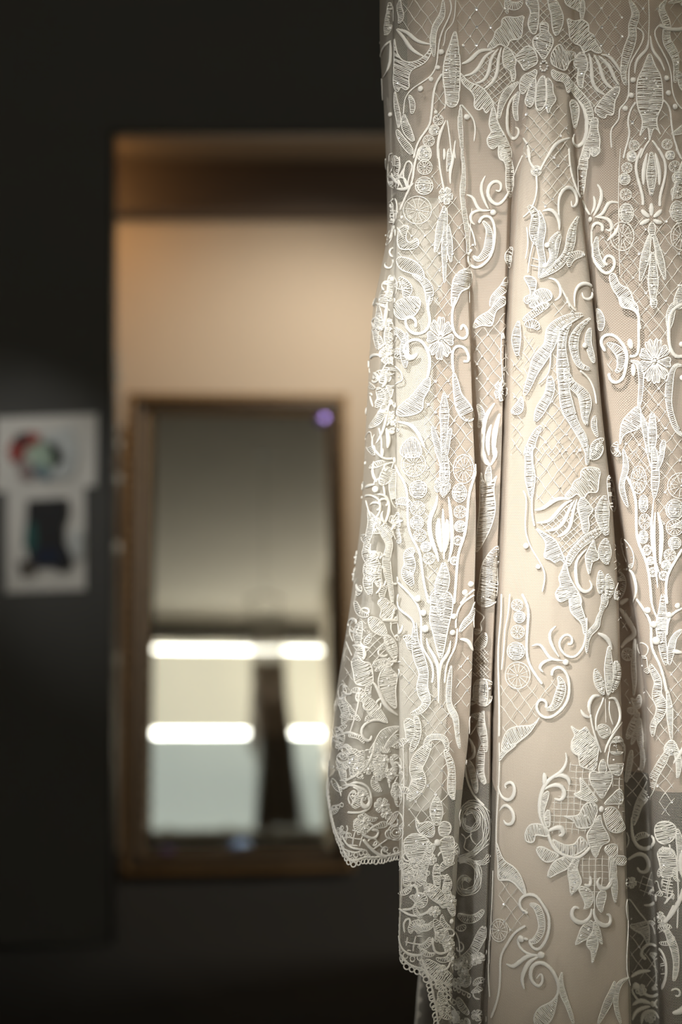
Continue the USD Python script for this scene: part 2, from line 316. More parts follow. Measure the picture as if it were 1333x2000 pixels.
# ------------------------------------------------------------------ papers on the dark wall
def sheet(name, label, c, cx, mt='paper', curl=.006):
    """c: four corners in frame pixels at the wall (tl, tr, br, bl)."""
    P = thing(name, label, cx)
    q = [at(x, y, YP - .004) for x, y in c]; n = 14; V = []
    for i in range(n):
        for j in range(n):
            s, t = j / (n - 1), i / (n - 1)
            p = (q[0] * (1 - s) + q[1] * s) * (1 - t) + (q[3] * (1 - s) + q[2] * s) * t
            V.append(p - np.array([0, curl * (abs(2 * s - 1) ** 4 * t + .15 * math.sin(5 * s)), 0]) - [0, .0012, 0])
    V = np.array(V); f = np.array([[i * n + j, (i + 1) * n + j, (i + 1) * n + j + 1, i * n + j + 1] for i in range(n - 1) for j in range(n - 1)])
    V2 = V + [0, .0006, 0]
    obj('sheet', (np.vstack([V, V2]), np.vstack([f, f[:, ::-1] + n * n])), mt, P, smooth=True)
    return P
def blob(P, name, pts, m, k):
    pl = Polygon(pts).buffer(6).buffer(-3)
    t = trimesh.creation.extrude_polygon(pl, .4); v = t.vertices; Y = YP - .0145 - k * .0006
    v2 = np.stack([(v[:, 0] - 666.5) * Y / F, Y - v[:, 2] * .001, HC - (v[:, 1] - 1000) * Y / F], 1)
    m_ = trimesh.Trimesh(v2, t.faces, process=False); m_.fix_normals(); obj(name, m_, m, P)
pp = sheet('photo_print', 'white-bordered print of a dark figure, lower of the two papers on the dark wall', [(14, 950), (166, 948), (168, 1152), (12, 1158)], 'picture')
blob(pp, 'dark_figure', [(56, 980), (130, 976), (132, 1000), (122, 1030), (124, 1060), (138, 1088), (138, 1106), (122, 1114), (100, 1104), (70, 1106), (58, 1092), (52, 1060), (54, 1020)], 'ink_black', 0)
blob(pp, 'teal_patch', [(52, 1030), (66, 1022), (70, 1060), (60, 1078), (50, 1066)], 'ink_teal', 1)
blob(pp, 'navy_patch', [(72, 1076), (110, 1074), (114, 1096), (90, 1098), (76, 1104)], 'ink_navy', 2)
blob(pp, 'brown_patch', [(36, 1100), (62, 1096), (66, 1116), (44, 1122)], 'ink_brown', 3)
blob(pp, 'grey_strip', [(136, 1046), (158, 1036), (158, 1088), (144, 1084)], 'ink_pale', 4)
pp = sheet('watercolour_sketch', 'white paper with a red and green watercolour sketch, upper paper on the dark wall', [(-8, 816), (190, 808), (188, 950), (-10, 962)], 'drawing')
blob(pp, 'green_wash', [(54, 880), (80, 862), (112, 872), (124, 900), (96, 916), (70, 912)], 'ink_green', 0)
blob(pp, 'pale_wash', [(84, 850), (138, 838), (150, 884), (140, 926), (100, 936), (106, 890)], 'ink_pale', 0)
blob(pp, 'red_wash', [(18, 880), (28, 858), (52, 846), (76, 850), (72, 866), (50, 870), (38, 896), (24, 900)], 'ink_red', 1)
blob(pp, 'black_stroke', [(30, 862), (36, 850), (54, 848), (48, 862), (38, 870)], 'ink_black', 2)
blob(pp, 'mauve_wash', [(36, 910), (54, 900), (66, 926), (54, 936), (40, 932)], 'ink_mauve', 2)
blob(pp, 'blue_wash', [(66, 914), (84, 910), (98, 932), (88, 936), (72, 926)], 'ink_blue', 2)

# string of pale glass beads hanging in the opening, left of the mirror
bs = thing('bead_strand', 'strand of pale glass beads hanging at the left edge of the opening', 'bead strand')
Yb = YP + .32; zt = HC + 330 * Yb / F
def bx(py): return (225 - 666.5 - (py - 700) * .018) * Yb / F
obj('cord', trimesh.creation.cylinder(.003, segment=[[bx(690), Yb, 2.9 if False else zt], [bx(1665), Yb, HC - 665 * Yb / F]], sections=6), 'pale_bead', bs)
k = 0
for py, r in [(702, 12), (735, 16), (770, 12), (800, 9), (838, 15), (868, 18), (900, 13), (935, 19), (972, 13), (1005, 13), (1036, 12), (1070, 20), (1110, 14), (1142, 14), (1176, 14), (1210, 13), (1245, 14), (1288, 22), (1330, 14), (1362, 12), (1392, 11), (1432, 22), (1475, 14), (1510, 14), (1545, 13), (1580, 13), (1615, 12), (1648, 12)]:
    s = trimesh.creation.icosphere(2, 1.0); rr = r * Yb / F
    s.apply_scale([rr * .8, rr * .8, rr]); s.apply_translation([bx(py), Yb, HC - (py - 1000) * Yb / F]); obj('bead', s, 'pale_bead', bs, smooth=True)
hk = trimesh.creation.cylinder(.004, segment=[[bx(690), Yb, zt], [bx(690), Yb, 3.10]], sections=6); obj('hanging_wire', hk, 'black_metal', bs)

# ------------------------------------------------------------------ the dress
# cross-section keys (frame pixel x at 1 m, forward offset in mm) at rows of the cloth
ROWS = np.array([-140, 0, 200, 400, 600, 800, 1000, 1200, 1400, 1600, 1800, 2000, 3500.])
def row(*v):
    """values at py = 0,200,...,2000 (11) or 0,400,...,2000 (6)"""
    v = np.array(v, float); p = np.linspace(0, 2000, len(v))
    o = PchipInterpolator(p, v)(np.clip(ROWS, 0, 2000)); o[-1] = o[-2] + (o[-2] - o[-3]) * 1.0; return o
def const(x): return np.full(len(ROWS), float(x))
sil = row(742, 752, 757, 727, 716, 706, 684, 656, 640, 636, 632)
KX = [sil + 14, sil, (sil * .62 + 775 * .38), row(768, 766, 768, 768, 772, 776, 780, 786, 788, 790, 790), row(770, 770, 776, 772, 774, 775, 778, 780, 780, 780, 800),
      row(832, 832, 838, 842, 848, 852, 852, 848, 838, 834, 840), row(890, 893, 900, 915, 923, 930, 926, 918, 898, 888, 880),
      row(900, 903, 912, 922, 920, 922, 914, 906, 890, 884, 880), row(960, 978, 990, 985, 982, 975, 965, 957, 954, 949, 938),
      row(985, 1000, 998, 988, 980, 972, 964, 958, 956, 950, 942), row(1020, 1028, 1009, 998, 993, 985, 976, 971, 967, 961, 951),
      row(1070, 1070, 1070, 1078, 1085, 1090, 1092, 1094, 1094, 1092, 1088), row(1116, 1112, 1133, 1158, 1175, 1196, 1208, 1212, 1219, 1225, 1230),
      row(1126, 1124, 1140, 1158, 1174, 1193, 1207, 1214, 1220, 1226, 1232), row(1140, 1142, 1150, 1164, 1184, 1210, 1238, 1262, 1268, 1280, 1288),
      row(1152, 1156, 1158, 1168, 1190, 1216, 1246, 1270, 1275, 1288, 1298), row(1270, 1272, 1280, 1288, 1296, 1306, 1318, 1330, 1340, 1345, 1350),
      row(1380, 1384, 1390, 1400, 1410, 1424, 1440, 1455, 1470, 1480, 1490), row(1436, 1430, 1430, 1445, 1465, 1490, 1520, 1550, 1575, 1590, 1600)]
KD = [row(-85, -85, -95, -110, -125, -130), row(-58, -60, -70, -82, -92, -95), row(-30, -32, -30, -24, -16, -14), row(-28, -30, -34, -40, -48, -50), row(-16, -14, -6, 2, 12, 12),
      row(2, 6, 12, 18, 24, 20), row(6, 5, 10, 12, 14, 8), row(5, 2, -10, -28, -42, -46), row(7, 4, 0, 0, -6, -8),
      row(6, -4, -22, -38, -50, -52), row(9, 8, 10, 15, 20, 20), row(12, 22, 32, 42, 48, 46), row(9, 8, 10, 16, 20, 20),
      row(6, -2, -15, -34, -50, -54), row(6, 0, -10, -28, -44, -48), row(7, 4, 4, 8, 12, 12), row(4, 8, 14, 20, 22, 20),
      row(-18, -16, -12, -6, -2, 0), row(-60, -60, -66, -74, -80, -84)]
for px, d in ((1400, (-120, -125, -150, -185, -210, -220)), (1240, (-150, -160, -200, -250, -290, -300)), (1090, (-158, -170, -215, -270, -310, -320)), (940, (-150, -160, -200, -250, -290, -300)), (838, (-125, -130, -155, -190, -215, -222)), (815, (-120, -125, -150, -180, -205, -215))):
    KX.append(const(px)); KD.append(row(*d))
KX, KD = np.array(KX), np.array(KD); NK = len(KX)
HEM = np.array([1575, 1588, 1694, 1702, 1855, 1890, 2300, 2600] + [3440] * 11 + [3440, 3440, 3440, 3300, 2600, 1720.])
def world(KXr, KDr, py):
    Y = 1.0 - KDr / 1000; z = HC - (py - 1000) / F
    return np.stack([(KXr - 666.5) / F * Y, Y, np.full_like(Y, z)], -1)
def section_param(KX, KD):
    P = np.mean([world(KX[:, r], KD[:, r], 0)[:, :2] for r in (2, 6, 9)], 0)
    d = np.linalg.norm(np.diff(np.vstack([P, P[:1]]), axis=0), axis=1) ** .62
    return np.concatenate([[0], np.cumsum(d)]) / d.sum()
def akima(s, v, q):
    """smooth periodic interpolation without overshoot: PCHIP over three periods"""
    S = np.concatenate([s[:-1] - 1, s[:-1], s[:-1] + 1]); V = np.concatenate([v, v, v])
    return PchipInterpolator(S, V, axis=0)(q)
def smooth_per(a, k):
    for _ in range(k): a = .25 * np.roll(a, 1, 0) + .5 * a + .25 * np.roll(a, -1, 0)
    return a
NU = 1800; PYS = np.arange(-140, 3501, 5.0); NV = len(PYS)
SK = section_param(KX, KD); Q = np.arange(NU) / NU
def surface(KX, KD, SK, wrinkle=1.0, smooth_n=10):
    G = np.zeros((NV, NU, 3)); ix = PchipInterpolator(ROWS, KX, axis=1)(PYS); idd = PchipInterpolator(ROWS, KD, axis=1)(PYS)
    fl = 1 + .55 * np.clip((PYS - 2010) / 1400, 0, 1) ** 1.25; ix = 1120 + (ix - 1120) * fl
    K = np.stack([world(ix[:, i], idd[:, i], PYS[i])[:, :2] for i in range(NV)], 1)     # NK, NV, 2
    C = akima(SK, K, Q); C = smooth_per(C, smooth_n)                                     # NU, NV, 2
    G[:, :, :2] = C.transpose(1, 0, 2); G[:, :, 2] = (HC - (PYS - 1000) / F)[:, None]
    u, v = np.meshgrid(Q, PYS)
    w = (np.sin(u * 210 + .9 * np.sin(v / 330)) * .5 + np.sin(u * 97 + v / 410 + 1) * .6 + np.sin(v / 85 + u * 60) * .15) * .0011 * wrinkle
    G[:, :, 1] += w * np.clip((v - 150) / 500, 0.25, 1.3)
    return G
G = surface(KX, KD, SK)
hem_u = PchipInterpolator(np.concatenate([SK[:-1] - 1, SK[:-1], SK[:-1] + 1]), np.concatenate([HEM] * 3))(Q)
hem_u = hem_u + 7 * np.abs(np.sin(Q * 150)) - 5
def normals(G):
    du = np.roll(G, -1, 1) - np.roll(G, 1, 1); dv = np.gradient(G, axis=0)
    n = np.cross(du, dv); n /= np.linalg.norm(n, axis=2, keepdims=True) + 1e-12; return n
GN = normals(G)
mid = G[:, :, :2].mean((0, 1)); out = np.sign(((G[NV // 2, :, :2] - mid) * GN[NV // 2, :, :2]).sum()); GN = GN * out
PX = 666.5 + G[:, :, 0] / G[:, :, 1] * F; PY = 1000 - (G[:, :, 2] - HC) / G[:, :, 1] * F

def bil(A, u, v):
    u = np.mod(u, NU); v = np.clip(v, 0, NV - 1.001); i0 = u.astype(int) % NU; j0 = v.astype(int); fu, fv = u - np.floor(u), v - j0; i1 = (i0 + 1) % NU
    if A.ndim == 3: fu, fv = fu[:, None], fv[:, None]
    return (A[j0, i0] * (1 - fu) + A[j0, i1] * fu) * (1 - fv) + (A[j0 + 1, i0] * (1 - fu) + A[j0 + 1, i1] * fu) * fv

# table: which point of the cloth lies at the front for each spot of the front view
CELL = 2.0; TX0, TY0, TW, TH = 600, -150, 500, 1190
TAB = np.full((TH, TW), -1, np.int64)
def make_table():
    uu = np.arange(0, NU, .5); vv = np.arange(0, NV - 1, .35)
    U, V = np.meshgrid(uu, vv); U, V = U.ravel(), V.ravel()
    X, Y, D = bil(PX, U, V), bil(PY, U, V), bil(G[:, :, 1], U, V)
    ok = (np.interp(V, np.arange(NV), PYS) < hem_u[U.astype(int) % NU]) & (bil(GN[:, :, 1], U, V) < .25)
    X, Y, D, idx = X[ok], Y[ok], D[ok], np.nonzero(ok)[0]
    ix, iy = ((X - TX0) / CELL).astype(int), ((Y - TY0) / CELL).astype(int)
    ins = (ix >= 0) & (ix < TW) & (iy >= 0) & (iy < TH)
    ix, iy, D, idx = ix[ins], iy[ins], D[ins], idx[ins]
    o = np.argsort(-D); TAB[iy[o], ix[o]] = idx[o]
    return U, V
TU, TV = make_table()
def locate(P):
    """frame positions (n,2) -> cloth (u, v) and a mask"""
    ix = ((P[:, 0] - TX0) / CELL).astype(int); iy = ((P[:, 1] - TY0) / CELL).astype(int)
    ok = (ix >= 0) & (ix < TW) & (iy >= 0) & (iy < TH); t = np.where(ok, TAB[np.clip(iy, 0, TH - 1), np.clip(ix, 0, TW - 1)], -1); ok &= t >= 0
    u, v = TU[np.maximum(t, 0)].copy(), TV[np.maximum(t, 0)].copy(); u0, v0 = u.copy(), v.copy()
    for _ in range(3):
        x, y = bil(PX, u, v), bil(PY, u, v); e = .25
        xu, yu = (bil(PX, u + e, v) - x) / e, (bil(PY, u + e, v) - y) / e; xv, yv = (bil(PX, u, v + e) - x) / e, (bil(PY, u, v + e) - y) / e
        det = xu * yv - xv * yu; det = np.where(np.abs(det) < .05, np.where(det < 0, -.05, .05), det)
        rx, ry = P[:, 0] - x, P[:, 1] - y
        u = np.clip(u + np.clip((rx * yv - ry * xv) / det, -3, 3), u0 - 4, u0 + 4); v = np.clip(v + np.clip((ry * xu - rx * yu) / det, -2, 2), v0 - 2, v0 + 2)
    return u, v, ok
ARC = np.concatenate([[0], np.cumsum(np.linalg.norm(np.diff(G[180], axis=0), axis=1))]) * F      # along the cloth, in frame pixels
FLAT = [False]
def locate_flat(P):
    """positions on the cloth laid flat (along the cloth, down the cloth)"""
    u = np.interp(np.mod(P[:, 0], ARC[-1]), ARC, np.arange(NU)); v = np.interp(P[:, 1], PYS, np.arange(NV))
    return u, v, P[:, 1] < hem_u[u.astype(int) % NU] - 4
def on_cloth(P):
    u, v, ok = locate_flat(P) if FLAT[0] else locate(P); return bil(G, u, v), bil(GN, u, v), ok

# ---- thread geometry
def tubes(P, N, w, h, sides=6, lift=0.0, taper=True):
    """P, N: (m, n, 3) polylines and cloth normals; w, h: half width / half height, scalar or (m, n)."""
    m, n, _ = P.shape
    t = np.gradient(P, axis=1); t /= np.linalg.norm(t, axis=2, keepdims=True) + 1e-12
    s = np.cross(t, N); s /= np.linalg.norm(s, axis=2, keepdims=True) + 1e-12; nn = np.cross(s, t)
    nn *= np.sign((nn * N).sum(2, keepdims=True) + 1e-9)
    w = np.broadcast_to(w, (m, n)).copy(); h = np.broadcast_to(h, (m, n)).copy()
    if taper: w[:, [0, -1]] *= .3; h[:, [0, -1]] *= .5
    a = np.arange(sides) * 2 * np.pi / sides
    V = (P + nn * lift)[:, :, None] + np.cos(a)[None, None, :, None] * (s * w[..., None])[:, :, None] + np.sin(a)[None, None, :, None] * (nn * h[..., None])[:, :, None]
    idx = np.arange(m * n * sides).reshape(m, n, sides); nx = np.roll(idx, -1, 2)
    q = np.stack([idx[:, :-1], nx[:, :-1], nx[:, 1:], idx[:, 1:]], -1).reshape(-1, 4)
    return V.reshape(-1, 3), np.vstack([q[:, [0, 1, 2]], q[:, [0, 2, 3]]])
def join(parts):
    V, Fc, n = [], [], 0
    for v, f in parts:
        if len(v): V.append(v); Fc.append(f + n); n += len(v)
    return (np.vstack(V), np.vstack(Fc)) if V else None
def spline(pts, step=1.7, closed=False):
    p = np.array(pts, float)
    if closed: p = np.vstack([p, p[:1]])
    d = np.linalg.norm(np.diff(p, axis=0), axis=1); keep = np.concatenate([[True], d > 1e-6]); p = p[keep]; d = d[d > 1e-6]
    if len(p) < 2: return p
    s = np.concatenate([[0], np.cumsum(np.sqrt(d))])
    if len(p) == 2: c = lambda q: p[0] + (p[1] - p[0]) * (q / s[-1])[:, None]
    else:
        if closed: p[-1] = p[0]
        c = CubicSpline(s, p, bc_type='periodic' if closed else 'natural')
    n = max(4, int(d.sum() / step)); return c(np.linspace(0, s[-1], n * 3))[::3] if False else c(np.linspace(0, s[-1], n))
MM = 1.0 / F                                         # one frame pixel on the cloth, in metres (at 1 m)
def strip(pts, w, h=None, lift=.0005, sides=6, prof=None, rough=.10):
    """a raised stitched cord along frame points: pieces split where it passes behind a fold"""
    if len(pts) < 2: return []
    P, N, ok = on_cloth(pts); out = []
    W = np.broadcast_to(np.asarray(w, float), (len(pts),)) * MM / 2
    if prof is not None: W = W * prof
    d = np.linalg.norm(np.diff(P, axis=0), axis=1); e = np.linalg.norm(np.diff(pts, axis=0), axis=1) * MM
    cut = (d > 5 * e + .0012) | ~ok[1:] | ~ok[:-1]
    st = 0
    for i in list(np.nonzero(cut)[0]) + [len(pts) - 1]:
        if i - st >= 2:
            sl = slice(st, i + 1); k = i + 1 - st; ww = W[sl] * (1 + rough * rng.uniform(-1, 1, k))
            hh = np.maximum(ww * .62, .00022) if h is None else np.full(k, h)
            Pk = P[sl].copy()
            if k > 4: Pk[1:-1] = .25 * Pk[:-2] + .5 * Pk[1:-1] + .25 * Pk[2:]
            out.append(tubes(Pk[None], N[sl][None], ww[None], hh[None], sides, lift))
        st = i + 1
    return out
def hatch_lines(A, B, w=2.5, lift=.0004, bow=.0006):
    """satin stitches from points A to points B (m,2)"""
    m = len(A)
    if m == 0: return []
    t = np.array([0, .33, .67, 1.0])[None, :, None]
    pts = A[:, None] * (1 - t) + B[:, None] * t
    P, N, ok = on_cloth(pts.reshape(-1, 2)); P, N, ok = P.reshape(m, 4, 3), N.reshape(m, 4, 3), ok.reshape(m, 4)
    L = np.linalg.norm(A - B, axis=1) * MM; dd = np.linalg.norm(np.diff(P, axis=1), axis=2).max(1)
    good = ok.all(1) & (dd < L * 1.5 + .001)
    P, N = P[good], N[good]
    if len(P) == 0: return []
    P = P + N * (lift + bow * np.array([0, 1, 1, 0]))[None, :, None]
    ww = w * MM / 2 * rng.uniform(.8, 1.2, (len(P), 1)) * np.ones((1, 4))
    from scipy.spatial import cKDTree
    from scipy.sparse.csgraph import connected_components
    from scipy.sparse import coo_matrix
    mid_ = P.mean(1); pr = cKDTree(mid_).query_pairs(.0125, output_type='ndarray')
    n, lab = connected_components(coo_matrix((np.ones(len(pr)), (pr[:, 0], pr[:, 1])), shape=(len(P), len(P))), directed=False) if len(pr) else (1, np.zeros(len(P), int))
    return [tubes(P[lab == k], N[lab == k], ww[lab == k], np.maximum(ww[lab == k] * .42, .00018), 4, 0, taper=False) for k in range(n)]
def region_hatch(poly, ang=None, sp=3.1, w=2.5):
    pl = Polygon(poly).buffer(0)
    if pl.is_empty: return [], []
    if ang is None:
        c = np.array(poly) - np.mean(poly, 0); e, v = np.linalg.eigh(c.T @ c); ax = v[:, 0]; ang = math.atan2(ax[1], ax[0]) + rng.uniform(-.25, .25)
    d = np.array([math.cos(ang), math.sin(ang)]); nrm = np.array([-d[1], d[0]]); C = np.array(pl.centroid.coords[0]); R = 250
    A, B = [], []
    for o in np.arange(-200, 200, sp):
        j = rng.uniform(-.07, .07); dj = d + nrm * j
        ln = LineString([C + nrm * (o + rng.uniform(-.5, .5)) - dj * R, C + nrm * o + dj * R]); x = pl.intersection(ln)
        for g in getattr(x, 'geoms', [x]):
            if g.geom_type == 'LineString' and g.length > 2:
                a, b = np.array(g.coords[0]), np.array(g.coords[-1]); L = g.length
                k = max(1, int(round(L / 26)))
                cuts = [0] + [(i + rng.uniform(-.25, .25)) / k for i in range(1, k)] + [1]
                for s0, s1 in zip(cuts[:-1], cuts[1:]): A.append(a + (b - a) * s0); B.append(a + (b - a) * s1)
    return np.array(A).reshape(-1, 2), np.array(B).reshape(-1, 2)
def ball(c, n, r, flat=.7):
    s = trimesh.creation.icosphere(1, 1.0); v = s.vertices.copy()
    a = np.array([0, 0, 1.0]) if abs(n[2]) < .8 else np.array([1.0, 0, 0]); x = np.cross(a, n); x /= np.linalg.norm(x); y = np.cross(n, x)
    rr = r * (1 + rng.uniform(-.08, .08, (len(v), 1)))
    return c + (v[:, :1] * x + v[:, 1:2] * y) * rr + v[:, 2:] * n * r * flat + n * r * flat * .6, s.faces
SEQ, BEADS = [], []
def sequin(px, py, r=2.1, cup=True):
    P, N, ok = on_cloth(np.array([[px, py]]))
    if not ok[0]: return
    n = N[0] + rng.normal(0, .32, 3); n /= np.linalg.norm(n); c = P[0] + N[0] * .0014; r = r * MM * 1.3
    x = np.cross(n, [0.3, .2, 1.0]); x /= np.linalg.norm(x); y = np.cross(n, x); a = np.arange(8) * math.pi / 4
    V = [c + n * r * -.25] + [c + (x * math.cos(t) + y * math.sin(t)) * r for t in a] + [c - n * r * .5]
    Fc = [[0, 1 + i, 1 + (i + 1) % 8] for i in range(8)] + [[9, 1 + (i + 1) % 8, 1 + i] for i in range(8)]
    SEQ.append((np.array(V), np.array(Fc)))
def bead(px, py, r=1.6):
    P, N, ok = on_cloth(np.array([[px, py]]))
    if ok[0]: BEADS.append(ball(P[0] + N[0] * .0006, N[0], r * MM, .9))

